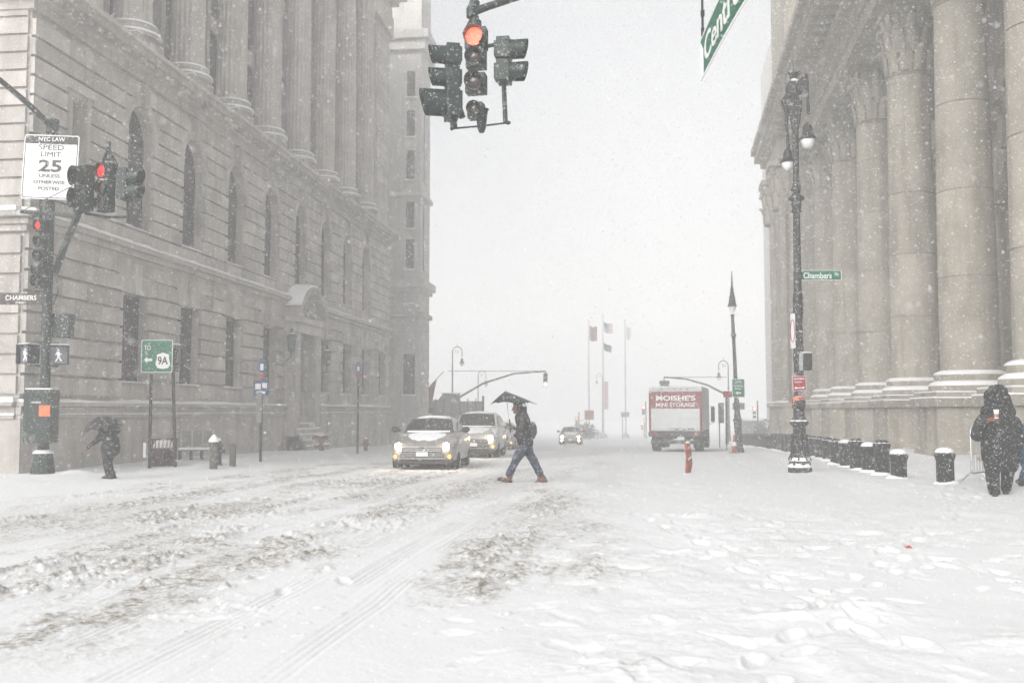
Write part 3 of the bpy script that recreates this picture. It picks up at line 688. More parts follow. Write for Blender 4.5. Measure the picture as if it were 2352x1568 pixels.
for c in SW:
    f_ = MB()
    for k in (-1.3, -.45, .45, 1.3): rbox(f_, c+k-.05, c+k+.05, WP+.5, WP+.6, 3.2, 10.2)
    for zz in (3.2, 4.9, 6.6, 8.3, 9.0): rbox(f_, c-1.3, c+1.3, WP+.503, WP+.59, zz, zz+.12)
    wn = f_.build('window', 'frame', rb)
    p_ = MB(); rbox(p_, c-1.35, c+1.35, WP+.62, WP+.63, 3.2, 10.35); p_.build('pane', 'pane', wn)
    ar = MB(); secs = []
    for a in range(0, 181, 10):
        ca, sa = math.cos(R(a)), math.sin(R(a)); secs.append([RBp(c+r_*ca, q_, 9.0+r_*sa) for r_, q_ in ((1.34, WP+.5), (1.34, WP-.1), (1.45, WP-.16), (1.75, WP-.2), (1.9, WP-.1), (1.9, WP+.02))])
    ar.loft(secs)
    for s in (-1, 1): rbox(ar, c+s*1.6-.26, c+s*1.6+.26, WP-.18, WP+.02, 3.0, 8.6)
    kp = [(-.18, 10.2), (.18, 10.2), (.34, 11.3), (-.34, 11.3)]
    ar.prism(kp, lambda y, z: RBp(c+y, WP-.05, z), lambda y, z: RBp(c+y, WP-.5, z))
    for s in (-1, 1): rbox(ar, c+s*1.6-.42, c+s*1.6+.42, WP-.36, WP+.02, 8.55, 9.02); rbox(ar, c+s*1.6-.34, c+s*1.6+.34, WP-.28, WP+.02, 8.3, 8.55)
    ar.build('window_arch', 'stoneR', rb)
    pe = MB(); rbox(pe, c-2.3, c+2.3, WP-.9, WP+.02, 11.5, 11.75); rbox(pe, c-2.1, c+2.1, WP-.6, WP+.02, 11.25, 11.5); rbox(pe, c-2.4, c+2.4, WP-1.1, WP+.02, 11.75, 12.0)
    pe.prism([(-2.4, 12.0), (2.4, 12.0), (0, 13.1)], lambda y, z: RBp(c+y, WP+.02, z), lambda y, z: RBp(c+y, WP-1.0, z))
    pe.build('window_pediment', 'stoneR', rb)
# columns
RC = .83; PAX = 8.83
def drum_column(mb, s, p, r, zb, zt, joints, n=40, amp=.0):
    prof = [(r, zb)]; last = zb
    for j in joints+[zt]:
        t0 = (last-zb)/(zt-zb); t1 = (j-zb)/(zt-zb); f = lambda t: r*(1-.13*t**1.6)
        prof += [(f(t0)-.0, last+.02), (f((t0+t1)/2), (last+j)/2), (f(t1), j-.02), (f(t1)-.03, j-.012), (f(t1)-.03, j+.012)]
        last = j
    mb.lathe(prof[:-2], RBp(s, p, 0), n)
def capital(mb, s, p, r, z0, z1, seed):
    c = RBp(s, p, 0); h = z1-z0; rnd = random.Random(seed)
    mb.lathe([(r*1.02, z0-.02), (r*1.1, z0+.03), (r*1.02, z0+.1), (r*.98, z0+.15), (r*1.0, z0+h*.5), (r*1.2, z0+h*.85), (r*1.3, z0+h*.88)], c, 24)
    for row, (zz, rr, ln, nn) in enumerate(((z0+.12, r*1.03, h*.36, 10), (z0+.12+h*.26, r*1.04, h*.40, 10), (z0+.1+h*.5, r*1.05, h*.36, 8))):
        for k in range(nn):
            a = 2*math.pi*(k+.5*row)/nn; d = Vector((math.cos(a), math.sin(a), 0)); t = Vector((-math.sin(a), math.cos(a), 0)); w_ = r*.30
            pr = [(0, 0, w_*.9), (.06, .45, w_), (.16, .8, w_*.9), (.34, 1.0, w_*.6), (.40, .86, w_*.3)]
            secs = []
            for q, zf, ww in pr:
                b = c+d*(rr+q*r*.9)+Vector((0, 0, zz+zf*ln)); secs.append([b-t*ww, b+d*.05-t*ww*.4, b+d*.08, b+d*.05+t*ww*.4, b+t*ww, b-d*.06])
            mb.loft(secs)
    for k in range(4):
        a = math.pi/4+k*math.pi/2-A2; d = Vector((math.cos(a), math.sin(a), 0)); b = c+d*r*1.42+Vector((0, 0, z0+h*.80))
        t = Vector((-math.sin(a), math.cos(a), 0))
        mb.tube([b+(d*math.cos(q)+Vector((0, 0, 1))*math.sin(q))*(.22*(1-q/12)) for q in np.linspace(-2, 7, 14)], .07, 6)
    mb.box(c+Vector((0, 0, z0+h*.94)), (r*2.7, r*2.7, h*.12), -A2)
ZN = 13.8; ZC = 16.3
SCOL = [18.5, 25.0, 31.5, 38.2, 44.5, 51.2, 57.4]
for i, s in enumerate(SCOL):
    c_ = MB(); jo = [[4.8, 7.4, 9.9, 12.2], [5.3, 8.0, 10.6], [5.45, 8.05, 10.7], [4.9, 7.15, 9.4, 11.9]][i % 4]
    drum_column(c_, s, PAX, RC, 2.62, ZN, jo)
    col = c_.build('column', 'stoneR', rb, smooth=25)
    k_ = MB(); capital(k_, s, PAX, RC*.87, ZN, ZC, i); k_.build('capital', 'stoneR', col, smooth=45)
    b_ = MB(); b_.lathe([(1.12, 2.02), (1.17, 2.1), (1.17, 2.22), (1.1, 2.3), (.97, 2.33), (.97, 2.4), (1.02, 2.46), (1.02, 2.54), (.9, 2.62)], RBp(s, PAX, 0), 40); rbox(b_, s-1.32, s+1.32, PAX-1.32, PAX+1.6, 1.85, 2.02)
    b_.build('column_base', 'stoneR', col, smooth=40)
    s_ = MB(); s_.lathe([(.84, 2.60), (1.02, 2.545), (1.03, 2.58), (.97, 2.63), (.84, 2.68)], RBp(s, PAX, 0), 40)
    s_.lathe([(.98, 2.22), (1.17, 2.225), (1.16, 2.27), (1.08, 2.33), (.98, 2.37)], RBp(s, PAX, 0), 40)
    for q in (-1.3, ): rbox(s_, s-1.32, s+1.3, PAX-1.32, PAX-.6, 2.022, 2.06); rbox(s_, s-1.32, s-.6, PAX-.6, PAX+1.5, 2.0225, 2.055)
    s_.build('snow_cap', 'snow', col, smooth=40)
    if s not in (25.0, 31.5): h_ = MB(); drum_column(h_, s, 10.75, RC*.98, 2.62, ZN, [5.0, 7.25, 9.5, 12.0]); h_.lathe([(1.24, 2.02), (1.28, 2.2), (1.1, 2.33), (1.12, 2.5), (1.0, 2.62)], RBp(s, 10.75, 0), 32); capital(h_, s, 10.75, RC*.86, ZN, ZC, i+30)
    h_.build('engaged_column', 'stoneR', rb, smooth=30)
    p_ = MB(); rbox(p_, s-1.42, s+1.42, PAX-1.42, WP, 1.6, 1.85); rbox(p_, s-1.28, s+1.28, PAX-1.28, WP, -.8, 1.6); rbox(p_, s-1.36, s+1.36, PAX-1.36, WP, -.8, .35)
    pe_ = p_.build('pedestal', 'stoneR', rb, bevel=.02)
    q_ = MB(); rbox(q_, s-1.42, s+1.42, PAX-1.42, PAX-1.31, 1.852, 1.9); rbox(q_, s-1.42, s-1.33, PAX-1.3, WP, 1.852, 1.89)
    q_.build('snow_cap', 'snow', pe_)
# low wall between pedestals
lw = MB(); rbox(lw, 12, 58, WP-.9, WP, -.8, 1.62); rbox(lw, 12, 58, WP-1.05, WP, 1.62, 1.8); rbox(lw, 12, 58, WP-.5, WP, 1.8, 2.5); rbox(lw, 12, 58, WP-.6, WP, 2.5, 2.62)
lw.build('base_wall', 'stoneR', rb, bevel=.015)
ls = MB(); rbox(ls, 12, 58, WP-1.05, WP-.51, 1.802, 1.86); rbox(ls, 12, 58, WP-.6, WP-.0, 2.622, 2.68); ls.build('snow_ledge', 'snow', rb)
# entablature
en = MB(); rbox(en, 12, 67.5, PAX-1.3, WP+.5, ZC, ZC+.55); rbox(en, 12, 67.5, PAX-1.45, WP+.5, ZC+.55, ZC+1.3); rbox(en, 12, 67.5, PAX-1.9, WP+.5, ZC+1.3, ZC+1.6)
rbox(en, 12, 67.9, PAX-3.0, WP+.5, ZC+1.9, ZC+2.25); rbox(en, 12, 67.9, PAX-3.35, WP+.5, ZC+2.25, ZC+2.6)
for k in range(56): rbox(en, 13+k*.98, 13.55+k*.98, PAX-2.9, WP, ZC+1.6, ZC+1.9)
rbox(en, 12, 66.5, PAX-.5, WP+.5, ZC+2.6, 30)
en.build('entablature', 'stoneR', rb)
at_ = MB()
for s in (21, 28.3, 34.75, 41.3, 47.8, 54.3): rbox(at_, s-.9, s+.9, PAX-.9, PAX-.49, ZC+3.6, ZC+6.6); rbox(at_, s-1.1, s+1.1, PAX-1.1, PAX-.48, ZC+6.6, ZC+6.9)
at_.build('attic_windows', 'stoneR', rb)
# corner pavilion at the far end
pv = MB(); rbox(pv, 60.2, 66.9, 6.75, WP+1, -1.2, ZC); rbox(pv, 60.0, 67.3, 6.35, WP+1, -1.4, 1.7); rbox(pv, 59.9, 67.5, 6.2, WP+1, 1.7, 1.95)
for s, p in ((60.9, 6.85), (66.1, 6.85)): rbox(pv, s-.7, s+.7, p-.35, p+.2, 1.95, ZC)
for p in (8.0, 10.5): rbox(pv, 59.9, 60.21, p-.7, p+.7, 1.95, ZC)
pv.build('corner_pavilion', 'stoneR', rb, bevel=.03)
for s, p, q in ((61.0, 6.95, .78), (66.1, 6.95, .78), (60.6, 8.2, .7), (60.6, 10.5, .7)): pk = MB(); capital(pk, s, p, q, ZN-.3, ZC, 60); pk.build('pilaster_capital', 'stoneR', rb)
pc = MB(); rbox(pc, 59.6, 67.6, 6.4, WP, ZC, ZC+1.4); rbox(pc, 59.2, 68.0, 6.1, WP, ZC+1.4, ZC+1.9); rbox(pc, 58.6, 68.6, 5.75, WP, ZC+1.9, ZC+2.62); rbox(pc, 60, 67.2, 6.9, WP, ZC+2.62, 30)
pc.build('pavilion_cornice', 'stoneR', rb, bevel=.04)
ps = MB(); rbox(ps, 59.9, 67.5, 6.2, 6.74, 1.952, 2.05); rbox(ps, 59.9, 60.19, 7.3, WP, 1.952, 2.1); ps.build('snow_ledge', 'snow', rb)
tw = T('tower_block', 'very faint tall block rising behind the right cornice', 'building', RBp(76, 9, 0), -A2)
w_ = MB(); w_.bb(0, 26, 0, 22, -3, 34); w_.bb(1.2, 26, -3, 22, 34, 44); w_.build('wall', 'stoneB', tw)
f_ = MB()
# ------------------------------------------------------------ traffic signals
def visor(mb, r, L, z, a0=-55, a1=235, t=.006, tilt=.10):
    a = [R(a0+(a1-a0)*i/18) for i in range(19)]
    def sec(y):
        e = lambda q: y*(1-.3*(1-math.sin(q))/2)
        return [((r+t)*math.cos(q), e(q), z+(r+t)*math.sin(q)) for q in a]+[(r*math.cos(q), e(q), z+r*math.sin(q)) for q in reversed(a)]
    mb.loft([sec(0), sec(-L)])
def head(parent, pos, rz, lenses, vl=1.7, m='green'):
    hb = MB()
    for z, r, k in lenses:
        h = r*2.32
        hb.bb(-r*1.12, r*1.12, .0, .19, z-h/2+.003, z+h/2-.003); hb.bb(-r*.8, r*.8, .19, .23, z-h*.36, z+h*.36)
        hb.lathe([(r*1.06, 0), (r*1.06, .03)], (0, .0, z), 20, rot=Matrix.Rotation(R(90), 3, 'X'))
        for s in (-1, 1): hb.bb(s*r*1.12-.012, s*r*1.12+.02, .03, .06, z-h*.3, z-h*.3+.03); hb.bb(s*r*1.12-.012, s*r*1.12+.02, .03, .06, z+h*.26, z+h*.26+.03)
    ho = hb.build('signal_head', m, parent, bevel=.008); ho.location = pos; ho.rotation_euler.z = rz
    for z, r, k in lenses:
        v = MB(); visor(v, r, r*vl, z); v.build('visor', m, ho, smooth=40)
        if k == 'ledred':
            MB().lathe([(r*.97, .0), (r*.97, .012)], (0, -.02, z), 24, rot=Matrix.Rotation(R(90), 3, 'X')).build('lens', 'lensred', ho)
            d = MB()
            for ring in range(1, 7):
                for j in range(6*ring):
                    q = 2*math.pi*j/(6*ring); rr = r*.86*ring/6
                    d.box((rr*math.cos(q), -.036, z+rr*math.sin(q)), (.011, .004, .011))
            d.build('diodes', 'ledred', ho)
        else:
            MB().lathe([(r*.97, 0), (r*.93, .02), (r*.6, .04), (.01, .05)], (0, -.005, z), 20, rot=Matrix.Rotation(R(90), 3, 'X')).build('lens', k, ho, smooth=40)
    return ho
S14 = 14/F
hs_ = T('traffic_signal', 'large dark green signal cluster hanging overhead in the middle, red light lit', 'traffic signal', P(1100, 290, 14), PSI)
U = lambda u, v: ((u-1100)*S14, (290-v)*S14)
def hx(u, v, y=0): x, z = U(u, v); return (x, y, z)
head(hs_, hx(1090, 290, -.02), R(-12), [((290-78)*S14, .138, 'ledred'), ((290-127)*S14, .122, 'lensoff'), ((290-186)*S14, .128, 'lensoff'), ((290-251)*S14, .10, 'lensoff')], 1.1)
hl = head(hs_, hx(1021, 290, .05), R(-80), [((290-117)*S14, .125, 'lensoff'), ((290-171)*S14, .125, 'lensoff'), ((290-233)*S14, .19, 'lensoff')], 2.0)
hr = head(hs_, hx(1174, 290, .05), R(82), [((290-104)*S14, .135, 'lensoff'), ((290-158)*S14, .135, 'lensoff')], 1.9)
ft = MB()
ft.tube([hx(1022, 101, .1), hx(1046, 98, .1), hx(1058, 96, .1)], .028, 8); ft.tube([hx(1108, 94, .12), hx(1140, 87, .12), hx(1165, 84, .12)], .03, 8)
ft.tube([hx(1038, 262, .1), hx(1041, 288, .1)], .05, 8); ft.tube([hx(1036, 291, .1), hx(1105, 285, .1), hx(1168, 277, .1)], .014, 6)
ft.tube([hx(1158, 185, .1), hx(1162, 276, .1)], .034, 8); ft.tube([hx(1060, 262, .16), hx(1052, 240, .16)], .05, 8)
ft.ball(hx(1036, 291, .1), (.03, .03, .03), 8, 6); ft.ball(hx(1168, 277, .1), (.04, .03, .03), 8, 6)
ft.build('bracket', 'green', hs_, smooth=40)
MB().lathe([(.035, .02), (.06, .08), (.09, .34), (.11, .36)], (.035, .12, -.08), 12).build('bottom_cone', 'green', hs_, smooth=40)
tp = MB(); tp.tube([hx(1093, 76, .14), hx(1090, 48, .14), hx(1089, 14, .14)], [.08, .085, .05], 12); tp.tube([hx(1090, 48, .14), hx(1090, 30, .14)], .09, 12)
tp.tube([hx(1062, 66, .05), hx(1083, 18, .12)], .016, 6); tp.tube([hx(1083, 20, .14), hx(1082, 2, .14), hx(1090, -20, .14)], [.085, .085, .075], 12)
tp.tube([hx(1082, 8, .14), hx(1120, -6, .14), hx(1240, -46, .14)], [.06, .055, .05], 12)
tp.build('hanger', 'green', hs_, smooth=40)

# street name sign overhead
sn = T('street_sign', 'green overhead street sign reading Centre, hanging twisted at the top of the view', 'street sign', P(1610, 140, 10.6), 0)
o0 = P(1610, 140, 10.6); e0 = P(1690, 0, 9.0)-o0; e0.z = 0
L0 = e0.length; dx_ = e0.normalized()
nseg = 14; hh = .44; Ltot = 2.9
def snp(t, z, y=0):
    s = t*Ltot; nrm = Vector((-dx_.y, dx_.x, 0)); bend = -.05*math.sin(t*2.2)-(z/hh)*.03*t
    return dx_*s+nrm*(bend+y)+Vector((0, 0, z))
secs = []
for i in range(nseg+1):
    t = i/nseg; secs.append([snp(t, -hh/2, -.002), snp(t, hh/2, -.002), snp(t, hh/2, .004), snp(t, -hh/2, .004)])
MB().loft(secs).build('sign_panel', 'signgreen', sn)
mb = MB()
for z0, z1 in ((-hh/2-.008, -hh/2+.012), (hh/2-.012, hh/2+.008)):
    mb.loft([[snp(i/nseg, z0, -.006), snp(i/nseg, z1, -.006), snp(i/nseg, z1, .008), snp(i/nseg, z0, .008)] for i in range(nseg+1)])
mb.loft([[snp(t, -hh/2, -.007), snp(t, hh/2, -.007), snp(t, hh/2, .009), snp(t, -hh/2, .009)] for t in (-.006, .004)])
mb.build('sign_border', 'signwhite', sn)
# frost on the far end of the sheet
MB().loft([[snp(t, -hh/2+.02, -.006), snp(t, hh/2-.02-t*2.2, -.006), snp(t, hh/2-.02-t*2.2, .009), snp(t, -hh/2+.02, .009)] for t in (.005, .03, .06)]).build('frost', 'snow', sn)
tx = text('Centre St', .27, 2.35, None, (0, 0, 0), 'signwhite', bold=.008)
n_ = len(tx.data.vertices); a = np.empty(n_*3); tx.data.vertices.foreach_get('co', a); a = a.reshape(n_, 3)
fl = 1
for i in range(n_):
    q = snp((a[i, 0]+2.35/2+.28)/Ltot, a[i, 2], -.008+a[i, 1]); tx.data.vertices[i].co = q
tx.parent = sn
hg = MB()
hg.tube([snp(.05, hh/2), snp(.05, hh/2+.09)], .018, 8); hg.tube([snp(.05, hh/2+.07), snp(.05, 1.6)], .013, 8); hg.bb(*[q for c in zip((snp(.05, 0)-Vector((.02, .02, 0)))[:2], (snp(.05, 0)+Vector((.02, .02, 0)))[:2]) for q in c], hh/2+.22, hh/2+.28)
hg.tube([snp(.8, hh/2), snp(.8, 1.6)], .013, 8)
hg.build('hanger', 'blackiron', sn)

# ------------------------------------------------------------ left corner pole and what hangs on it
DP = 24.0; S = DP/F
gp = P(98, 1090, DP); PX, PY = gp.x, gp.y; PZ = G(PX, PY)-.15
pole = T('signal_pole', 'dark green steel traffic signal pole on the left corner with mast arm and stepped base', 'signal pole', (PX, PY, PZ), PSI)
def lp_(u, v, y=0): q = P(u, v, DP+y)-Vector((PX, PY, PZ)); return Matrix.Rotation(-PSI, 3, 'Z') @ q
zt = lp_(120, 288).z; tilt = lp_(120, 288).x
MB().tube([(0, 0, .3), (tilt*.1, 0, 1), (tilt, 0, zt)], [.125, .12, .105], 16).build('pole', 'green', pole, smooth=40)
bs = MB(); bs.lathe([(.30, 0), (.285, .25), (.22, .62), (.21, .66)], (0, 0, 0), 8); bs.lathe([(.16, .66), (.16, .72), (.13, .8), (.125, 1.0)], (0, 0, 0), 8)
bo = bs.build('base', 'green', pole, bevel=.01); MB().lathe([(.24, .655), (.235, .69), (.19, .73), (.12, .75)], (0, 0, 0), 12).build('snow_cap', 'snow', bo, smooth=60)
am = MB(); am.tube([lp_(120, 292), lp_(60, 235, -1.2), lp_(0, 184, -2.4), lp_(-80, 130, -4)], [.075, .07, .06, .055], 10); am.tube([lp_(121, 276), lp_(121, 306)], .15, 12)
am.build('mast_arm', 'green', pole, smooth=40)
br = MB(); br.tube([lp_(48, 486), lp_(112, 490), lp_(180, 497, -4.2)], .05, 8); br.tube([lp_(128, 622), lp_(150, 560, -1.2), lp_(183, 482, -4.3)], [.085, .08, .07], 10)
br.tube([lp_(93, 455), lp_(94, 660)], .035, 8); br.tube([lp_(80, 655), lp_(112, 655)], .04, 8); br.tube([lp_(75, 497), lp_(94, 494)], .03, 8)
br.tube([lp_(128, 640), lp_(133, 670), lp_(122, 700)], .014, 6)
br.build('bracket', 'green', pole, smooth=40)
for u in (262, ):
    MB().tube([lp_(222, 400, -4.3), lp_(48, 486)], .010, 5).build('guy_wire', 'blackiron', pole)
cb = T('control_box', 'big dark green control cabinet strapped to the corner signal pole', 'control box', P(98, 1017, DP-.05), PSI)
w_ = S*62; h_ = S*121
MB().bb(-w_/2-.02, w_/2, -.32, .12, 0, h_).build('cabinet', 'green', cb, bevel=.02)
MB().bb(-w_/2+.03, w_/2-.05, -.345, -.322, .05, h_-.06).build('door', 'green', cb, bevel=.01)
MB().bb(-w_/2, w_/2-.02, -.31, .1, h_+.002, h_+.035).build('snow_cap', 'snow', cb, bevel=.012)
MB().bb(-.13, .09, -.36, -.33, h_-.32, h_-.28).build('door_latch', 'steel', cb)
st_ = T('sticker', 'square orange notice stuck on the control cabinet of the corner pole', 'notice', P(102, 943, DP-.42), PSI)
MB().bb(-S*12.5, S*12.5, -.004, 0, -S*12.5, S*12.5).build('paper', 'orange', st_)
MB().bb(-S*9, S*7, -.0065, -.0045, -S*1, S*5).build('print', 'pinkorange', st_)
pb = T('signal_cabinet', 'small square dark green box behind the corner pole below the Chambers sign', 'control box', P(138, 747, DP+.15), PSI)
MB().bb(-S*23, S*22, -.05, .3, -S*28, S*28).build('cabinet', 'green', pb, bevel=.03); MB().bb(-S*45, -S*20, .0, .04, -S*22, S*24).build('mounting_plate', 'green', pb)
# pedestrian signals
def ped(u, v, rz, lab, D=DP, flip=1):
    t = T('pedestrian_signal', lab, 'pedestrian signal', P(u, v, D), PSI+rz, 'pedestrian signals on the corner pole')
    MB().bb(-.21, .21, 0, .22, -.23, .23).build('housing', 'green', t, bevel=.02)
    MB().bb(-.19, .19, -.012, -.002, -.21, .21).build('face', 'walkface', t)
    f = MB(); f.ball((-.02, -.02, .12), (.028, .01, .028), 8, 6); f.tube([(-.02, -.02, .08), (0, -.02, -.03)], [.04, .035], 8); f.tube([(0, -.02, -.03), (-.07, -.02, -.16)], .018, 6); f.tube([(0, -.02, -.03), (.06, -.02, -.16)], .018, 6); f.tube([(-.02, -.02, .06), (-.08, -.02, -.0)], .013, 6); f.tube([(-.02, -.02, .06), (.06, -.02, .01)], .013, 6)
    f.build('walking_figure', 'walk', t)
    h = MB()
    for s in (-.21, .21): h.bb(s-.008, s+.008, -.12, .0, -.23, .23)
    h.bb(-.2, .2, -.12, 0, .215, .235); h.build('hood', 'green', t)
    MB().bb(-.2, .2, -.1, .2, .236, .26).build('snow_cap', 'snow', t, bevel=.01)
    k = MB(); k.tube([(.0, .1, .25), (.0, .1, .28), (.45*flip, .15, .28)], .02, 6); k.tube([(.0, .1, -.24), (.0, .1, -.27), (.45*flip, .15, -.27)], .02, 6); k.build('bracket', 'green', t)
ped(60, 813, R(-28), 'pedestrian signal on the left of the corner pole showing the white walking figure', flip=1)
ped(135, 815, R(30), 'pedestrian signal on the right of the corner pole showing the white walking figure', flip=-1)
# signals on the pole
s1 = T('traffic_signal', 'tall five-lens signal fixed to the left corner pole, its top light red', 'traffic signal', P(86, 655, DP-.2), PSI)
Z = lambda v: (655-v)*S
h1 = head(s1, (0, 0, 0), R(-26), [(Z(516), .125, 'lensred'), (Z(553), .115, 'lensoff'), (Z(586), .115, 'lensoff'), (Z(612)-.06, .14, 'lensoff'), (Z(636)-.10, .14, 'lensoff')], .9)
D2 = 19.6; S2 = D2/F
s2 = T('traffic_signal', 'signal cluster with a red light, hanging just right of the speed limit sign', 'traffic signal', P(235, 500, D2), PSI)
Z = lambda v: (500-v)*S2; X = lambda u: (u-235)*S2
head(s2, (X(182), -.05, 0), R(-38), [(Z(406), .20, 'lensoff'), (Z(458), .20, 'lensoff')], .9)
head(s2, (X(236), -.05, 0), R(-26), [(Z(392), .145, 'lensred'), (Z(431), .135, 'lensoff'), (Z(468), .135, 'lensoff')], .8)
head(s2, (X(296), .02, 0), R(80), [(Z(404), .145, 'lensoff'), (Z(438), .145, 'lensoff')], 1.9)
b_ = MB()
b_.tube([(X(190), .1, Z(488)), (X(240), .12, Z(496)), (X(292), .1, Z(496))], .028, 8); b_.tube([(X(288), .1, Z(455)), (X(290), .1, Z(500))], .03, 8); b_.tube([(X(228), .1, Z(384)), (X(298), .1, Z(383))], .022, 8)
b_.tube([(X(222), .1, Z(384)), (X(238), .1, Z(335))], .035, 8); b_.tube([(X(256), .1, Z(384)), (X(240), .1, Z(335))], .035, 8); b_.tube([(X(240), .1, Z(345)), (X(241), .1, Z(318))], .04, 8); b_.tube([(X(230), .1, Z(360)), (X(252), .1, Z(360))], .03, 8)
b_.tube([(X(250), .1, Z(350)), (X(262), .1, Z(372)), (X(262), .1, Z(392))], .014, 6)
b_.build('bracket', 'green', s2, smooth=40)
MB().ball((X(240), .05, Z(411)), (.16, .12, .05), 10, 6).build('snow_cap', 'snow', s2, smooth=60)
# signs on the pole
sp_ = T('speed_limit_sign', 'white speed limit 25 sign on the left corner pole', 'road sign', P(115, 384, DP-.25), PSI)
sp_.rotation_euler = (0, R(2.0), PSI)
w_, h_ = S*127, S*150
plate(w_, h_, (0, 0, 0), 'signwhite', sp_, r=.06)
bd = MB(); o_, i_ = rrect(w_-.05, h_-.05, .05), rrect(w_-.09, h_-.09, .035)
k = len(o_); bd.v = [(x, -.003, z) for x, z in o_]+[(x, -.003, z) for x, z in i_]; bd.f = [(j, (j+1) % k, k+(j+1) % k, k+j) for j in range(k)]
bd.build('border', 'signblack', sp_)
MB().bb(-w_/2+.035, w_/2-.035, -.004, -.001, h_/2-.22, h_/2-.035).build('header', 'signblack', sp_)
for s_, zz, hh_, ww, mm, bo_ in (('NYC LAW', .655, .10, .64, 'signwhite', .012), ('SPEED', .455, .125, .61, 'signblack', .0), ('LIMIT', .285, .12, .48, 'signblack', .0), ('25', .0, .30, .56, 'signblack', .025), ('UNLESS', -.245, .085, .50, 'signblack', .01), ('OTHERWISE', -.40, .085, .76, 'signblack', .01), ('POSTED', -.555, .085, .50, 'signblack', .01)):
    text(s_, hh_, ww, sp_, (0, -.006, zz+.03), mm, bold=bo_)
cs = T('street_sign', 'brown street sign reading Chambers Street at the left edge', 'street sign', P(48, 687, DP-.15), PSI)
plate(S*97, S*26, (0, 0, 0), 'signbrown', cs, r=.01)
text('CHAMBERS', .115, .75, cs, (-.0, -.004, .035), 'signwhite', bold=.012); text('STREET', .05, .26, cs, (0, -.004, -.085), 'signwhite', bold=.01)
MB().bb(S*47, S*58, .0, .05, -.1, .1).build('bracket', 'green', cs)
# ------------------------------------------------------------ route sign on two posts
def gpt(u, v):   # ground point below a picture point
    lo, hi = 2., 250.
    for _ in range(50):
        m = (lo+hi)/2; q = P(u, v, m)
        if q.z > G(q.x, q.y): lo = m
        else: hi = m
    return P(u, v, lo)
D3 = 27.2; S3 = D3/F
a = P(343, 1078, D3); rs_ = T('route_sign', 'green route sign with 9A shield and arrow on two black posts', 'road sign', (a.x, a.y, G(a.x, a.y)-.1), PSI)
def l3(u, v, y=0): q = Matrix.Rotation(-PSI, 3, 'Z') @ (P(u, v, D3)-rs_.location); return (q.x, q.y+y, q.z)
MB().tube([(0, 0, 0), l3(347, 858)], .045, 8).build('post', 'black', rs_); MB().tube([(l3(403, 1072)[0], 0, 0), l3(396, 800)], .045, 8).build('post', 'black', rs_)
cx, cz = l3(362, 818)[0], l3(362, 818)[2]
plate(S3*72, S3*75, (cx, -.06, cz), 'signwhite', rs_, 'sign_back', r=.05); plate(S3*69, S3*72, (cx, -.064, cz), 'signgreen', rs_, r=.045)
text('TO', .13, .18, rs_, (cx-.26, -.067, cz+.23), 'signwhite')
sh = [(-.15, -.2), (0, -.23), (.15, -.2), (.2, -.1), (.16, .08), (.17, .16), (.08, .19), (0, .22), (-.08, .19), (-.17, .16), (-.16, .08), (-.2, -.1)]
MB().prism(sh, lambda x, z: (cx+.17+x, -.07, cz-.12+z), lambda x, z: (cx+.17+x, -.064, cz-.12+z)).build('shield', 'signwhite', rs_)
text('9A', .22, .28, rs_, (cx+.17, -.076, cz-.12), 'signblack', bold=.02)
ar_ = [(-.13, 0), (-.04, .09), (-.04, .035), (.1, .035), (.1, -.035), (-.04, -.035), (-.04, -.09)]
MB().prism(ar_, lambda x, z: (cx-.22+x, -.07, cz-.10+z), lambda x, z: (cx-.22+x, -.064, cz-.10+z)).build('arrow', 'signwhite', rs_)
pm = T('parking_meter_box', 'narrow black box mounted behind the right post of the green 9A sign', 'box', P(404, 823, D3+.25), PSI)
MB().bb(-.08, .09, -.1, .14, -.36, .38).build('cabinet', 'black', pm, bevel=.02); MB().bb(-.08, .09, -.1, .14, .381, .40).build('snow_cap', 'snow', pm)
# bin, bench, posts
def place(name, lab, cat, u, v, rz=0, sink=.08, group=None):
    q = gpt(u, v); return T(name, lab, cat, (q.x, q.y, G(q.x, q.y)-sink), rz, group), math.cos(PSI)*q.y-math.sin(PSI)*q.x
def bin_(u, v, lab, h=.82, r=.33, m='rust', tlt=.0):
    t, D = place('litter_bin', lab, 'litter bin', u, v)
    b = MB(); n = 22
    for k in range(n):
        q = 2*math.pi*k/n; b.tube([(r*.78*math.cos(q), r*.78*math.sin(q), 0), (r*math.cos(q), r*math.sin(q), h)], .010, 5)
        b.tube([(r*.78*math.cos(q), r*.78*math.sin(q), 0), (r*math.cos(q+.6), r*math.sin(q+.6), h)], .006, 4)
    for z in (.02, .28, .55, h): b.tube([((r*(.78+.22*z/h))*math.cos(2*math.pi*k/n), (r*(.78+.22*z/h))*math.sin(2*math.pi*k/n), z) for k in range(n)], .016, 6, closed=True)
    b.build('basket', m, t); MB().lathe([(r*.7, .03), (r*.74, .4), (r*.72, h*.7), (r*.45, h*.82)], (0, 0, 0), 12).build('liner', 'jacket', t)
    MB().lathe([(r*.8, h*.72), (r*.8, h*.76), (r*.5, h*.95), (.04, h*1.02)], (0, 0, 0), 12).build('snow_heap', 'snow', t, smooth=60)
    return t
t = bin_(374, 1072, 'rusty wire litter bin between the posts of the green 9A sign', .85, .38)
MB().bb(-.44, -.36, -.3, -.27, .35, .75).build('notice', 'signwhite', t)
t, D = place('bench', 'snow-dusted grey bench against the courthouse plinth', 'bench', 450, 1057, PSI+R(12), .1)
w_ = 80*D/F/2
bk = MB()
for k in range(9): bk.bb(-w_, w_, .34, .37, .52+k*.055, .56+k*.055)
bk.build('backrest', 'wood', t); se = MB()
for k in range(4): se.bb(-w_, w_, -.12+k*.11, -.03+k*.11, .40, .43)
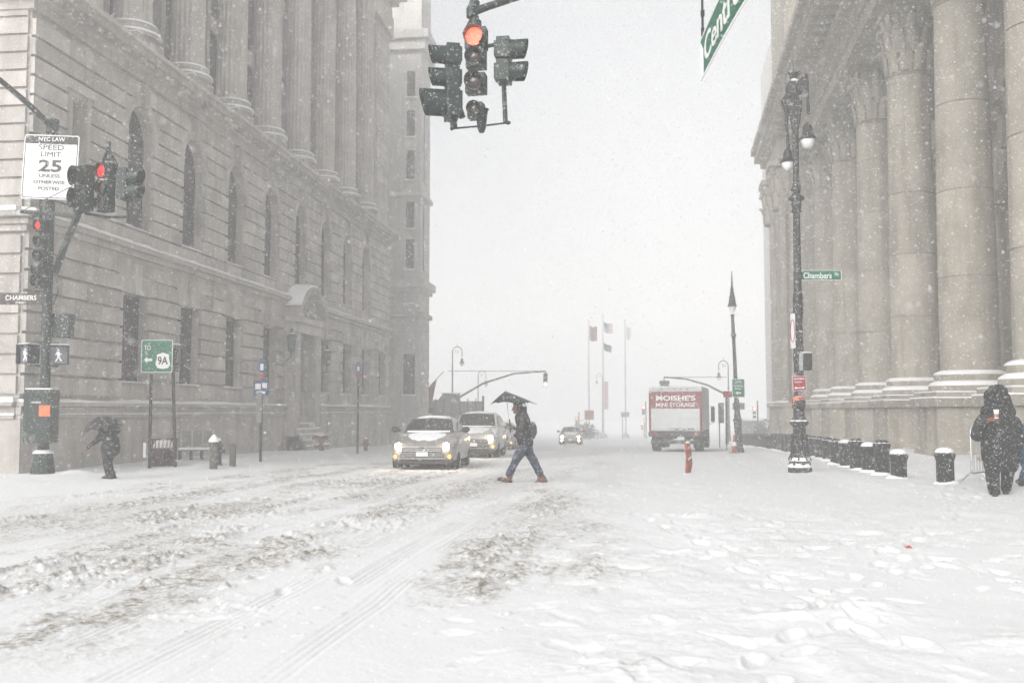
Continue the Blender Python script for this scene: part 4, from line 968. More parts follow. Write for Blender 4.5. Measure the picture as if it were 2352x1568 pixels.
se.build('seat', 'wood', t); MB().bb(-w_+.02, w_-.02, -.12, .33, .432, .50).build('snow_cover', 'snow', t, bevel=.02)
for s in (-1, -.33, .33, 1):
    MB().bb(s*(w_-.06)-.025, s*(w_-.06)+.025, -.14, .38, 0, .40).build('leg', 'black', t)
    MB().bb(s*(w_-.06)-.02, s*(w_-.06)+.02, .30, .39, .43, 1.05).build('armrest', 'steel', t)
def stub(u, v, h, r, lab, m='conc', cap=True, name='street_post', cat='post'):
    t, D = place(name, lab, cat, u, v)
    MB().lathe([(r*1.1, 0), (r, .06), (r, h-.05), (r*.9, h)], (0, 0, 0), 14).build('shaft', m, t, smooth=40)
    if cap: MB().lathe([(r*1.3, h), (r*1.35, h+.04), (r*1.1, h+.09), (r*.5, h+.17), (.03, h+.2)], (0, 0, 0), 14).build('snow_cap', 'snow', t, smooth=60)
    return t
stub(490, 1076, .80, .105, 'stout weathered post with a round snow cap beside the bench')
stub(534, 1071, .72, .09, 'plain dark weathered post just right of the snow-capped post by the bench', cap=False)
def hydrant(u, v, lab, m='redhyd', sc=1.0):
    t, D = place('fire_hydrant', lab, 'fire hydrant', u, v); s = sc
    MB().lathe([(.14*s, 0), (.14*s, .06*s), (.10*s, .08*s), (.10*s, .5*s), (.14*s, .52*s), (.14*s, .56*s), (.10*s, .62*s), (.05*s, .70*s), (.03*s, .75*s)], (0, 0, 0), 14).build('barrel', m, t, smooth=40)
    k = MB(); k.cyl((-.19*s, 0, .42*s), (.19*s, 0, .42*s), .055*s, n=10); k.cyl((0, -.2*s, .36*s), (0, 0, .36*s), .07*s, n=10); k.build('outlets', m, t, smooth=40)
    MB().ball((0, 0, .70*s), (.09*s, .09*s, .05*s), 10, 6).build('snow_cap', 'snow', t, smooth=60)
hydrant(499, 1066, 'dark fire hydrant half hidden behind the snow-capped post', 'blackiron', 1.1)
hydrant(840, 1035, 'small reddish fire hydrant at the foot of the farther bus stop pole', 'redhyd', .9)
def bus(u, v, vt, lab, boards):
    t, D = place('bus_stop_pole', lab, 'bus stop', u, v); s = D/F; H_ = (v-vt)*s+.1
    t.rotation_euler.z = PSI+R(8)
    MB().tube([(0, 0, 0), (0, 0, H_-.1)], .045, 8).build('pole', 'black', t)
    e = MB().prism([(.115*math.cos(R(a)), .26*math.sin(R(a))) for a in range(0, 360, 15)], lambda x, z: (x, -.06, H_-.30+z), lambda x, z: (x, -.045, H_-.30+z)).build('route_disc', 'signblue', t)
    MB().bb(-.05, .05, -.066, -.061, H_-.42, H_-.22).build('bus_symbol', 'signwhite', e)
    MB().prism([(-.11, -.42), (.11, -.42), (.03, -.62), (-.03, -.62)], lambda x, z: (x, -.06, H_-.1+z), lambda x, z: (x, -.045, H_-.1+z)).build('red_tag', 'signred', t)
    if boards:
        MB().bb(-.24, .22, -.07, -.05, H_-1.22, H_-.75).build('route_board', 'signblue', t)
        MB().bb(-.19, -.02, -.075, -.071, H_-1.02, H_-.84).bb(.02, .17, -.075, -.071, H_-.98, H_-.82).bb(-.15, .12, -.075, -.071, H_-1.16, H_-1.08).build('route_symbols', 'signwhite', t)
        MB().bb(-.14, .02, -.10, -.055, 1.3, 2.25).build('timetable_case', 'wood', t)
bus(598, 1060, 822, 'nearer bus stop pole with blue oval disc, blue route board and timetable case', True)
bus(821, 1042, 831, 'farther bus stop pole with only a blue oval disc on top', False)
# standpipe and box farther along
t, D = place('siamese_pipe', 'squat reddish twin pipe fitting low against the courthouse wall', 'standpipe', 738, 1036)
k = MB(); k.lathe([(.1, 0), (.1, .5), (.14, .55), (.14, .7), (.05, .78)], (0, 0, 0), 10); k.cyl((0, 0, .6), (-.3, -.25, .68), .1, n=10); k.cyl((0, 0, .6), (.3, -.25, .68), .1, n=10); k.cyl((-.3, 0, .3), (.3, 0, .3), .05, n=8)
k.build('pipe_body', 'redhyd', t, smooth=40); MB().ball((0, -.05, .76), (.3, .15, .05), 10, 6).build('snow_cap', 'snow', t, smooth=60)

# ------------------------------------------------------------ lamps
def globe_lamp(t, x, y, z, s=1., rotm=None, d='blackiron'):
    "bell shaped luminaire hanging with its rim at z"
    l = MB().lathe([(.05*s, .62*s), (.07*s, .60*s), (.10*s, .52*s), (.15*s, .50*s), (.19*s, .38*s), (.20*s, .18*s), (.24*s, .06*s), (.34*s, -.02*s), (.36*s, -.06*s), (.34*s, -.10*s), (.28*s, -.1*s)], (x, y, z), 18).build('lamp_hood', d, t, smooth=40)
    MB().lathe([(.29*s, -.10*s), (.285*s, -.18*s), (.22*s, -.34*s), (.12*s, -.44*s), (.02*s, -.47*s)], (x, y, z), 18).build('globe', 'globe', l, smooth=50)
    return l
DL = 24.6; SL = DL/F
q = P(1838, 1090, DL); NL = T('street_lamp', 'ornate black twin-globe street lamp with Chambers St sign, near the bollards', 'street lamp', (q.x, q.y, G(q.x, q.y)-.1), PSI)
def ll(u, v, y=0): a = Matrix.Rotation(-PSI, 3, 'Z') @ (P(u, v, DL)-NL.location); return Vector((a.x, a.y+y, a.z))
zz = lambda v: ll(1838, v).z
lean = Matrix.Identity(3)
b_ = MB(); b_.lathe([(.30, 0), (.30, .28), (.28, .30)], (0, 0, 0), 8); b_.lathe([(.28, .30), (.29, .36), (.25, .42), (.27, .44), (.235, .50), (.20, .62), (.175, .80), (.16, 1.0), (.165, 1.25), (.18, 1.30)], (0, 0, 0), 16, .06)
for k in range(8):
    a = math.pi*k/4+.39; b_.tube([(.17*math.cos(a), .17*math.sin(a), 1.1), (.2*math.cos(a), .2*math.sin(a), .62), (.27*math.cos(a), .27*math.sin(a), .46)], .022, 5)
b_.lathe([(.18, 1.30), (.23, 1.34), (.235, 1.40), (.20, 1.44), (.17, 1.48), (.14, 1.52), (.14, 1.7), (.17, 1.76), (.165, 1.9), (.13, 1.98), (.14, 2.05), (.12, 2.1)], (0, 0, 0), 16, .05)
bo = b_.build('base', 'blackiron', NL)
s_ = MB(); s_.lathe([(.29, .282), (.30, .30), (.285, .36), (.27, .38)], (0, 0, 0), 12); s_.lathe([(.26, .44), (.255, .48), (.22, .53)], (0, -.01, 0), 12); s_.lathe([(.225, 1.405), (.22, 1.43), (.17, 1.45)], (0, 0, 0), 12)
s_.ball((-.02, -.12, .34), (.2, .18, .06), 10, 6); s_.build('snow_cap', 'snow', bo, smooth=60)
zr = zz(470); zk = zz(180)
cxl = lambda v: ll(1838, v).x*0+(ll({True: 1838}[True], v).x)*0
def sx(v): return (0-0)+(v-1090)*0
topx = ll(1827, 300).x; 
def shx(z): return topx*min(1, max(0, z/zz(300)))
sh_ = MB()
prof = [(2.1, .12), (2.3, .125), (zz(840), .115), (zz(830), .14), (zz(815), .13), (zz(740), .105), (zz(715), .13), (zz(700), .12), (zz(685), .125), (zz(670), .10), (zz(490), .085), (zz(478), .115), (zz(462), .12), (zz(459), .19), (zz(454), .20), (zz(451), .15), (zz(446), .10), (zz(430), .115), (zz(420), .08), (zz(300), .078), (zz(295), .10), (zz(290), .10), (zz(286), .095), (zz(270), .13), (zz(240), .11), (zz(205), .12), (zz(190), .10), (zz(184), .05)]
sh_.tube([(shx(a), 0, a) for a, r in prof], [r for a, r in prof], 14)
for k in range(5):
    for j in range(8):
        a = 2*math.pi*j/8+k*.4; z_ = (zz(700), zz(828), zz(470), zz(485), zz(436))[k]; sh_.ball((shx(z_)+.115*math.cos(a), .115*math.sin(a), z_), .03, 6, 4)
sh_.build('shaft', 'blackiron', NL, smooth=35)
# scroll top with eagle-like finial, two droppers
tp = MB(); cx = shx(zz(210)); cz = zz(205)
tp.tube([(cx, 0, cz-.3), (cx+.1, 0, cz+.05), (cx+.24, -.02, cz+.25), ll(1852, 185)], [.11, .11, .085, .04], 10)
tp.ball((cx-.03, 0, cz-.02), (.20, .15, .26), 12, 8); tp.ball((cx-.03, 0, cz-.4), (.13, .12, .3), 10, 8); tp.ball(ll(1851, 190), (.08, .08, .16), 8, 6); tp.ball(ll(1853, 175), (.04, .04, .08), 8, 6)
tp.tube([(cx-.15, 0, cz-.15), (cx-.26, .1, cz-.3), ll(1807, 260), ll(1806, 290)], [.09, .07, .055, .04], 8)
tp.tube([ll(1853, 195), ll(1856, 235), ll(1857, 262)], [.05, .035, .045], 8); tp.tube([ll(1806, 262), ll(1808, 300), ll(1811, 340)], [.04, .03, .045], 8)
tp.lathe([(.03, 0), (.08, .06), (.13, .16), (.14, .2), (.06, .2)], (cx-.02, 0, cz+.2), 10)
for k in range(7):
    a = 2*math.pi*k/7; tp.tube([(cx-.02+.1*math.cos(a), .1*math.sin(a), cz+.35), (cx-.02+.2*math.cos(a), .2*math.sin(a), cz+.42)], [.025, .006], 5)
for k in range(6): a = k*1.05; tp.tube([(cx+.09*math.cos(a), .09*math.sin(a), cz-.9), (cx+.13*math.cos(a), .13*math.sin(a), cz-.5), (cx+.16*math.cos(a), .15*math.sin(a), cz-.2)], [.02, .05, .03], 5)
tp.tube([(cx-.02, 0, cz+.4), (cx-.03, 0, cz+.75)], .006, 4)
tp.build('scroll_bracket', 'blackiron', NL, smooth=40)
a = ll(1855, 316); globe_lamp(NL, a.x, a.y, a.z, .62); a = ll(1812, 367, .1); globe_lamp(NL, a.x, a.y, a.z, .54)
MB().ball((cx-.02, -.08, cz+.2), (.1, .08, .04), 8, 6).build('snow_cap', 'snow', NL)
sg = T('street_sign', 'green Chambers St sign sticking out to the right of the near twin lamp', 'street sign', P(1886, 632, DL), PSI)
plate(SL*95, SL*23, (0, 0, 0), 'signwhite', sg, 'sign_back', r=.005); plate(SL*92, SL*21, (0, -.004, 0), 'signgreen', sg, r=.005)
text('Chambers', .15, .70, sg, (-.09, -.009, -.008), 'signwhite', bold=.01); text('St', .085, .10, sg, (.385, -.009, .03), 'signwhite', bold=.008)
MB().bb(-SL*52, -SL*44, -.02, .03, -.1, .1).build('bracket', 'blackiron', sg)
pc_ = T('pedestrian_signal', 'black pedestrian signal box on the near twin lamp post, seen from the side', 'pedestrian signal', P(1846, 831, DL-.1), PSI)
MB().bb(-.07, .16, -.2, .2, -.21, .21).build('housing', 'black', pc_, bevel=.03); MB().bb(-.1, -.075, -.18, .18, -.2, .2).build('face', 'lensoff', pc_); k = MB(); k.bb(-.17, -.075, -.21, -.2, -.22, .2); k.bb(-.17, -.075, -.21, .2, .2, .215); k.build('hood', 'steel', pc_); MB().bb(-.07, .15, -.18, .18, .212, .24).build('snow_cap', 'snow', pc_, bevel=.01)
ns = T('parking_sign', 'red and white No Stopping Anytime sign with double arrow on the near twin lamp', 'road sign', P(1836, 880, DL-.2), PSI)
ns.rotation_euler = (0, R(-2), PSI)
plate(SL*31, SL*34, (0, 0, 0), 'signwhite', ns, 'sign_back', r=.01); plate(SL*29, SL*32, (0, -.004, 0), 'signred', ns, r=.01)
text('NO STOPPING', .05, .26, ns, (0, -.009, .11), 'signwhite', bold=.01); text('Anytime', .05, .19, ns, (-.03, -.009, .03), 'signwhite', bold=.01)
MB().prism([(-.13, 0), (-.08, .03), (-.08, .01), (.08, .01), (.08, .03), (.13, 0), (.08, -.03), (.08, -.01), (-.08, -.01), (-.08, -.03)], lambda x, z: (x, -.01, z-.11), lambda x, z: (x, -.005, z-.11)).build('arrow', 'signwhite', ns)
pp = T('poster', 'crumpled orange No Parking notice tied round the near twin lamp post', 'notice', P(1834, 922, DL), PSI)
rnd = random.Random(4); secs = []
for i in range(9):
    a = R(200+i*17.5); secs.append([(.148*math.cos(a)*1.05, .148*math.sin(a), z+rnd.uniform(-.02, .02)+.02*i/9) for z in (-.14, .0, .13)]+[(.142*math.cos(a)*1.05, .142*math.sin(a), z) for z in (.13, 0, -.14)])
MB().loft(secs).build('paper', 'pinkorange', pp)
for s_, z_ in (('NO', .08), ('PARKING', .0), ('MONDAY', -.08)): text(s_, .05, .06+.022*len(s_), pp, (0.02, -.163, z_), 'signblack', bold=.01)
os_ = T('round_end_sign', 'white regulation sign seen edge-on, on the left side of the near twin lamp', 'road sign', P(1821, 760, DL-.1), PSI+R(-82))
plate(.28, .86, (0, 0, 0), 'signwhite', os_, r=.04)
k = MB(); k.tube([(.12*math.cos(R(a)), -.006, .28*math.sin(R(a))) for a in range(0, 360, 20)], .010, 5, closed=True); k.build('ring', 'signred', os_)

# middle tall lamp
DM = 46; SM = DM/F
q = P(1698, 1038, DM); ML = T('street_lamp', 'tall pointed street lamp with orange base and green bicycle sign, behind the truck', 'street lamp', (q.x, q.y, G(q.x, q.y)-.1), PSI)
zb = ML.location.z; zv = lambda v: P(1698, v, DM).z-zb
def mx(z): return (P(1685, 655, DM)-P(1698, 1038, DM)).length*0+(-13*SM)*z/zv(655)
prof = [(0, .33), (.3, .33), (.34, .28), (.9, .23), (1.5, .25), (1.6, .30), (1.7, .22), (2.1, .16), (2.3, .2), (2.5, .15), (3.2, .14), (3.3, .17), (3.4, .13), (zv(800), .11), (zv(775), .11), (zv(770), .2), (zv(765), .12), (zv(730), .10), (zv(722), .14)]
k = MB().tube([(mx(z), 0, z) for z, r in prof], [r*.72 for z, r in prof], 12).build('shaft', 'blackiron', ML, smooth=35)
z_ = zv(718)
MB().lathe([(.08, 0), (.14, .12), (.17, .28), (.15, .3)], (mx(z_), 0, z_), 14).build('globe', 'globe', ML, smooth=40)
MB().lathe([(.10, .3), (.20, .28), (.22, .32), (.17, .42), (.13, .75), (.09, .85), (.11, .9), (.07, 1.0), (.08, 1.1), (.05, 1.2), (.04, 1.5), (.012, 1.95)], (mx(z_), 0, z_), 14).build('lamp_hood', 'blackiron', ML, smooth=35)
gs = T('bike_route_sign', 'green bicycle route sign reading Hudson River with arrow, on the middle lamp', 'road sign', P(1696, 891, DM-.4), PSI)
w_, h_ = SM*29, SM*42
plate(w_, h_, (0, 0, 0), 'signwhite', gs, 'sign_back', r=.03); plate(w_-.04, h_-.04, (0, -.004, 0), 'signgreen', gs, r=.02)
k = MB()
for s in (-1, 1): k.tube([(s*.1+.055*math.cos(R(a)), -.012, .26+.055*math.sin(R(a))) for a in range(0, 360, 30)], .007, 5, closed=True)
k.tube([(-.1, -.012, .26), (-.03, -.012, .33), (.06, -.012, .33), (.1, -.012, .26)], .007, 5); k.tube([(-.03, -.012, .33), (0, -.012, .26), (.06, -.012, .33)], .007, 5)
k.build('bicycle_symbol', 'signwhite', gs)
text('Hudson', .085, .40, gs, (0, -.009, .11), 'signwhite', bold=.01); text('River', .085, .30, gs, (0, -.009, -.02), 'signwhite', bold=.01)
MB().prism([(-.14, 0), (-.04, .08), (-.04, .03), (.12, .03), (.12, -.03), (-.04, -.03), (-.04, -.08)], lambda x, z: (x, -.012, z-.22), lambda x, z: (x, -.006, z-.22)).build('arrow', 'signwhite', gs)
cn = T('traffic_cone', 'orange traffic cone leaning on the base of the middle lamp', 'traffic cone', P(1687, 1040, DM-.8), PSI)
MB().lathe([(.17, 0), (.17, .03), (.13, .04), (.035, .8), (.03, .82)], (0, 0, 0), 16).build('cone', 'coneor', cn, smooth=40); MB().box((0, 0, .01), (.40, .40, .05)).build('foot', 'coneor', cn)
MB().lathe([(.100, .32), (.102, .33), (.078, .5), (.076, .5)], (0, 0, 0), 16).build('reflective_band', 'signwhite', cn, smooth=40)

# bishop's crook lamps
def crook(u, vtop, D, lab, side=1, m='farmetal', hook=True):
    q = P(u, 942, D); z0 = G(q.x, q.y); t = T('crook_lamp', lab, 'street lamp', (q.x, q.y, z0), PSI, 'crook lamps beyond the courthouse')
    H_ = P(u, vtop, D).z-z0; r = .46; zc = H_-r-.35
    k = MB(); pr = [(0, .2), (.35, .2), (.4, .15), (1.2, .11), (1.35, .14), (1.5, .10), (zc-2.3, .07), (zc-2.2, .12), (zc-2.1, .07), (zc, .055)]
    k.tube([(0, 0, a) for a, b in pr], [b for a, b in pr], 10); k.build('shaft', m, t, smooth=35)
    a_ = MB(); a_.tube([(side*(r-r*math.cos(R(a))), 0, zc+r*math.sin(R(a))) for a in range(0, 181, 15)]+[(side*2*r, 0, zc-.5)], .045, 8)
    a_.tube([(side*(r+(.24-.02*i)*math.cos(i*.6+2.6)), 0, zc+.05+(.24-.02*i)*math.sin(i*.6+2.6)) for i in range(12)], .022, 6)
    a_.tube([(side*r, 0, zc+r), (side*r, 0, zc+r+.35)], [.03, .01], 6); a_.build('crook', m, t, smooth=40)
    globe_lamp(t, side*2*r, 0, zc-1.1, .75, d=m)
    return t
c1 = crook(1039, 788, 97, 'nearer crook-topped lamp left of the green signal, rising behind the hoarding')
crook(1098, 845, 118, 'fainter crook-topped lamp between the nearer crook lamp and the green signal')
crook(1384, 853, 165, 'very faint crook-topped lamp by the flagpoles with a red banner', -1)
crook(1674, 820, 97, 'crook-topped lamp just left of the green bicycle sign', -1)
t = T('banner', 'pale red banner hanging beside the faint crook lamp near the flagpoles', 'banner', P(1390, 908, 160), PSI)
MB().bb(-.4, .5, 0, .02, -2.2, 2.2).build('cloth', 'banner', t); MB().tube([(-.5, 0, 2.2), (.5, 0, 2.2)], .03, 6).build('rod', 'farmetal', t)
# mast arms with signals
def mast(u0, vb, D, pts, lab, labs, side, us, vs, lens):
    q = P(u0, 942, D); z0 = G(q.x, q.y); t = T('mast_arm_pole', lab, 'signal pole', (q.x, q.y, z0), PSI)
    L = lambda u, v: tuple(Matrix.Rotation(-PSI, 3, 'Z') @ (P(u, v, D)-t.location))
    MB().tube([(0, 0, 0), L(u0, pts[-1][1]-10)], [.14, .10], 10).build('pole', 'farmetal', t, smooth=40)
    MB().tube([L(*p) for p in pts], [.06+.05*i/len(pts) for i in range(len(pts))], 8).build('mast_arm', 'farmetal', t, smooth=40)
    MB().tube([L(pts[0][0], pts[0][1]), L(u0, pts[0][1])], .025, 6).build('tie_wire', 'farmetal', t)
    s = T('traffic_signal', labs, 'traffic signal', P(us, vs, D-.1), PSI); sc = 1.0
    return t, s
t, s = mast(1030, 1000, 80, [(1254, 852), (1180, 858), (1110, 880), (1045, 918), (1030, 930)], 'curved mast arm reaching in from the left above the cars', 'far hanging traffic signal lit green above the cars', 1, 1253, 887, 'g')
head(s, (0, 0, 0), 0, [(.9, .15, 'lensoff'), (.53, .15, 'lensoff'), (.16, .15, 'lensgreen')], 1.0, 'farmetal'); MB().tube([(0, .1, 1.0), (0, .1, 1.25)], .04, 6).build('hanger', 'farmetal', s)
t, s = mast(1669, 1000, 80, [(1525, 866), (1575, 870), (1625, 884), (1660, 902), (1669, 908)], 'curved mast arm reaching over the box truck from the right', 'unlit far traffic signal hanging just above the box truck', -1, 1526, 893, 'o')
head(s, (-.2, 0, 0), R(-60), [(.5, .15, 'lensoff'), (.15, .15, 'lensoff')], 1.0, 'farmetal'); head(s, (.25, 0, 0), R(60), [(.5, .15, 'lensoff'), (.15, .15, 'lensoff')], 1.0, 'farmetal'); MB().tube([(0, .1, .6), (0, .1, .95)], .04, 6).build('hanger', 'farmetal', s)
# far small signals and signs
def farsig(u, v, D, lab, k='farred', r=.15):
    q = P(u, v, D); z0 = G(q.x, q.y); t = T('traffic_signal', lab, 'traffic signal', (q.x, q.y, z0), PSI)
    MB().tube([(.3, .1, 0), (.3, .1, q.z-z0+.7)], .07, 8).build('pole', 'farmetal', t)
    head(t, (0, 0, 0), 0, [(q.z-z0, r, k), (q.z-z0-.38, r*.9, 'lensoff'), (q.z-z0-.74, r*.9, 'lensoff')], .9, 'farmetal')
farsig(1478, 935, 120, 'upper of the two faint red signals left of the box truck', r=.17)
farsig(1475, 972, 140, 'lower fainter red signal left of the box truck', r=.13)
farsig(1733, 938, 90, 'faint red signal glowing between the green bicycle sign and the pale corner pavilion', r=.13)
farsig(1324, 960, 120, 'faint signal with a small orange light above the far oncoming car', 'amber', .13)
# flagpoles
def flagpole(u, vt, D, lab, flags):
    q = P(u, 942, D); z0 = G(q.x, q.y); t = T('flagpole', lab, 'flagpole', (q.x, q.y, z0), PSI)
    H_ = P(u, vt, D).z-z0
    MB().lathe([(.55, 0), (.5, .4), (.2, .6), (.10, .8), (.09, H_*.4), (.05, H_), (.02, H_+.1)], (0, 0, 0), 12).build('pole', 'steel', t, smooth=40)
    k = MB().ball((0, 0, H_+.12), .12, 8, 6).build('finial', 'steel', t)
    for v0, w_, h_, mats, dr in flags:
        ft_ = T('flag', 'x', 'x', (0, 0, 0)); bpy.data.objects.remove(ft_)
        zt_ = P(u, v0, D).z-z0
        f0 = None
        for j, (mm, za, zb_, xa, xb) in enumerate(mats):
            n = 10; secs = []
            for i in range(n+1):
                x = xa+(xb-xa)*i/n; f = x
                zf = lambda z: zt_-z*h_-dr*(f**1.5)*h_-(.10*h_*math.sin(f*5) if f > 0 else 0)
                yy_ = .18*math.sin(f*7+z0)
                secs.append([(.1+f*w_, yy_, zf(za)), (.1+f*w_, yy_+.02, zf(za)), (.1+f*w_, yy_+.02, zf(zb_)), (.1+f*w_, yy_, zf(zb_))])
            o = MB().loft(secs).build('flag' if f0 is None else 'flag_stripe', mm, t if f0 is None else f0)
            if f0 is None: f0 = o
    return t
us = [('flagblue', 0, .54, 0, .42)]+[(('flagred' if i % 2 == 0 else 'flagwhite'), i/13, (i+1)/13, (.42 if i < 7 else 0), 1) for i in range(13)]
flagpole(1353, 738, 130, 'left flagpole of the far group with a limp reddish flag', [(746, 1.0, 1.9, [('flagred', 0, 1, 0, 1)], .25)])
flagpole(1386, 726, 130, 'central flagpole of the far group flying a striped flag above a dark one', [(739, 1.15, 1.25, us, .35), (787, 1.0, .9, [('flagdark', 0, 1, 0, 1)], .6)])
flagpole(1437, 738, 130, 'right flagpole of the far group with a pale flag', [(748, .7, 1.6, [('flagwhite', 0, 1, 0, 1)], .3)])
# hoarding, booth and flag behind the cars
a = P(945, 920, 74); hz = G(a.x, a.y)
ho = T('hoarding', 'long grey board fence behind the oncoming cars, at the end of the courthouse', 'fence', (a.x, a.y, hz), PSI)
w_ = 165*74/F; hh = P(945, 918, 74).z-hz
MB().bb(0, w_*.62, 0, .15, 0, hh).bb(w_*.62, w_, 0, .18, 0, hh-.1).build('boards', 'hoard', ho); k = MB()
for i in range(9): k.bb(w_*i/9, w_*i/9+.06, -.08, 0, 0, hh+.1)
k.bb(w_-.1, w_+.05, -.1, .2, 0, hh+.3); k.build('posts', 'farmetal', ho)
MB().bb(-1.3, 0, -.02, .1, hh-1.3, hh+.2).build('white_panel', 'truckw', ho)
bt = P(1022, 960, 75); t = T('canopy_booth', 'small grey booth with sloping roof standing behind the hoarding', 'booth', (bt.x, bt.y, G(bt.x, bt.y)), PSI)
zt2 = P(1022, 904, 75).z-t.location.z
MB().prism([(-.9, 0), (1.0, 0), (1.0, zt2), (-.2, zt2), (-1.1, zt2-1.2), (-1.4, zt2-1.3)], lambda x, z: (x, .3, z), lambda x, z: (x, 2.3, z)).build('shelter', 'hoard', t)
MB().bb(-.3, 1.05, .25, 2.35, zt2+.002, zt2+.08).build('snow_cap', 'snow', t)
fp = P(975, 925, 73); t = T('hanging_flag', 'drooping red and dark flag on a slanted staff by the far end of the courthouse', 'flag', fp, PSI)
MB().tube([(-.5, 0, .3), (1.4, 0, 2.3)], .04, 6).build('staff', 'steel', t)
secs = [];
for i in range(11):
    f = i/10; secs.append([(.15+f*.75, .1*math.sin(f*9), 1.0+f*.8), (.15+f*.75, .1*math.sin(f*9)+.03, 1.0+f*.8), (.05+f*.55, .1*math.sin(f*9)+.03, -.5+f*.75), (.05+f*.55, .1*math.sin(f*9), -.5+f*.75)])
MB().loft(secs).build('cloth', 'flagred', t)
MB().loft([[(q.x-.0 if False else x0, y0, z0) for x0, y0, z0 in ((.1+.25*f, .05*math.sin(f*8), -.35), (.1+.28*f*2.2, .05*math.sin(f*8)+.04, -.3), (.35+.25*f, .05*math.sin(f*8)+.04, -1.5), (.30+.2*f, .05*math.sin(f*8), -1.5))] for f in (0, .33, .66, 1)]).build('lower_cloth', 'flagdark', t)
# small posts and signs between truck and lamp
def post_sign(u, v, vt, w_, h_, m, lab, txt=None, D=None, name='sign_post'):
    q = gpt(u, v) if D is None else P(u, 942, D); D_ = math.cos(PSI)*q.y-math.sin(PSI)*q.x
    z0 = G(q.x, q.y); t = T(name, lab, 'road sign', (q.x, q.y, z0-.1), PSI); H_ = P(u, vt, D_).z-z0+.1
    MB().tube([(0, 0, 0), (0, 0, H_)], .04, 8).build('post', 'farmetal', t)
    plate(w_, h_, (w_*.3, -.05, H_-h_/2), m, t, r=.02)
    if txt:
        for i, x in enumerate(txt): text(x, h_*.25, w_*.8, t, (w_*.3, -.055, H_-h_*(.32+.36*i)), 'signwhite', bold=.01)
post_sign(1668, 1028, 898, .75, .32, 'signred', 'thin post with a small red sign between the truck and the middle lamp', None, 52)
post_sign(1688, 1000, 925, .9, .5, 'signgreen', 'faint greenish sign partly behind the middle lamp shaft', None, 75)
post_sign(1347, 1000, 942, 1.1, 1.1, 'signred', 'faint reddish square sign on a double post under the left flagpole', None, 120)
post_sign(1430, 1000, 946, 1.0, .6, 'hoard', 'faint grey sign board under the right flagpole', None, 120)
post_sign(1652, 1010, 925, .35, 1.2, 'farmetal', 'slim dark post with a rounded head beside the truck cab', None, 60, 'ticket_machine')
# distant low volumes on the right
q = P(1735, 1000, 95); t = T('kiosk', 'faint square kiosk with a snowy flat top beyond the bollards', 'kiosk', (q.x, q.y, G(q.x, q.y)), PSI)
MB().bb(-.9, .8, 0, 2, 0, P(1735, 966, 95).z-t.location.z).build('walls', 'hoard', t); zt3 = P(1735, 966, 95).z-t.location.z; MB().bb(-1.05, .95, -.1, 2.1, zt3+.003, zt3+.16).build('roof', 'snow', t)
def shrub(u, v, D, w_, h_, lab, seed):
    q = P(u, v, D); rnd = random.Random(seed); b = MB()
    for i in range(420):
        a = rnd.uniform(0, 6.28); e = rnd.uniform(0, 1)**.6; r_ = e*w_*(1-.3*rnd.random()); z = rnd.uniform(.1, 1)*h_*(1.05-.5*e*e)
        c = Vector((r_*math.cos(a), r_*math.sin(a)*.6, z)); d1 = Vector((rnd.gauss(0, 1), rnd.gauss(0, 1), rnd.gauss(0, 1)))*.10; d2 = Vector((rnd.gauss(0, 1), rnd.gauss(0, 1), rnd.gauss(0, 1)))*.10
        b.add([c, c+d1, c+d1+d2, c+d2], [(0, 1, 2, 3)])
    t = T('shrub', lab, 'shrub', (q.x, q.y, G(q.x, q.y)), 0); b.build('twigs', 'farmetal', t)
    k = MB()
    for i in range(9): a = i*.7; k.tube([(0, 0, 0), (.5*w_*math.cos(a), .3*w_*math.sin(a), h_*.8)], [.03, .01], 5)
    k.build('stems', 'rust', t)
shrub(1757, 1000, 92, 1.1, 1.7, 'faint leafless shrub next to the kiosk beyond the bollards', 3)
shrub(1356, 1000, 118, 1.4, 1.5, 'faint low shrub at the foot of the left flagpole', 4)
shrub(1336, 1000, 112, 1.6, 2.1, 'faint rounded shrub just right of the far oncoming car', 5)
# orange marker panel
DO = 25.6; q = P(1581, 1088, DO); t = T('channelizer', 'battered orange marker panel stuck upright in the snow in front of the truck', 'traffic marker', (q.x, q.y, G(q.x, q.y)-.08), PSI+R(40))
so_2 = 76*DO/F
pf = [(.0, -.10), (.16, -.12), (.5, -.10), (so_2*.93, -.09), (so_2, -.03), (so_2*1.0, .05), (so_2*.8, .10), (.3, .11), (.1, .06), (0, .02)]
MB().prism([(x, z) for z, x in pf], lambda x, z: (x+.02*math.sin(z*4), -.03-.02*math.sin(z*7), z), lambda x, z: (x+.02*math.sin(z*4), .03-.03*math.sin(z*5), z)).build('panel', 'coneor', t, bevel=.01)
k = MB()
for z0 in (.45,): k.prism([(-.085, z0-.06), (.085, z0+.02), (.085, z0+.07), (-.085, z0-.01)], lambda x, z: (x+.01, -.062-.02*math.sin(z*7), z), lambda x, z: (x+.01, -.05-.02*math.sin(z*7), z))
k.build('reflective_stripes', 'truckw', t); MB().ball((0, 0, so_2+.0), (.07, .04, .03), 8, 6).build('snow_cap', 'snow', t)
# litter
q = gpt(2076, 1264); t = T('litter', 'crumpled scrap of red wrapping lying in the snow in the right foreground', 'litter', (q.x, q.y, G(q.x, q.y)+.0), 0)
rnd = random.Random(8); vs = []
for i in range(5):
    for j in range(4): vs.append((-.08+.04*i+rnd.uniform(-.012, .012), -.05+.035*j, rnd.uniform(.0, .05)))
k = MB().add(vs, [(i*4+j, i*4+j+1, i*4+j+5, i*4+j+4) for i in range(4) for j in range(3)]); o = k.build('wrapper', 'trash', t); s = o.modifiers.new('s', 'SOLIDIFY'); s.thickness = .004
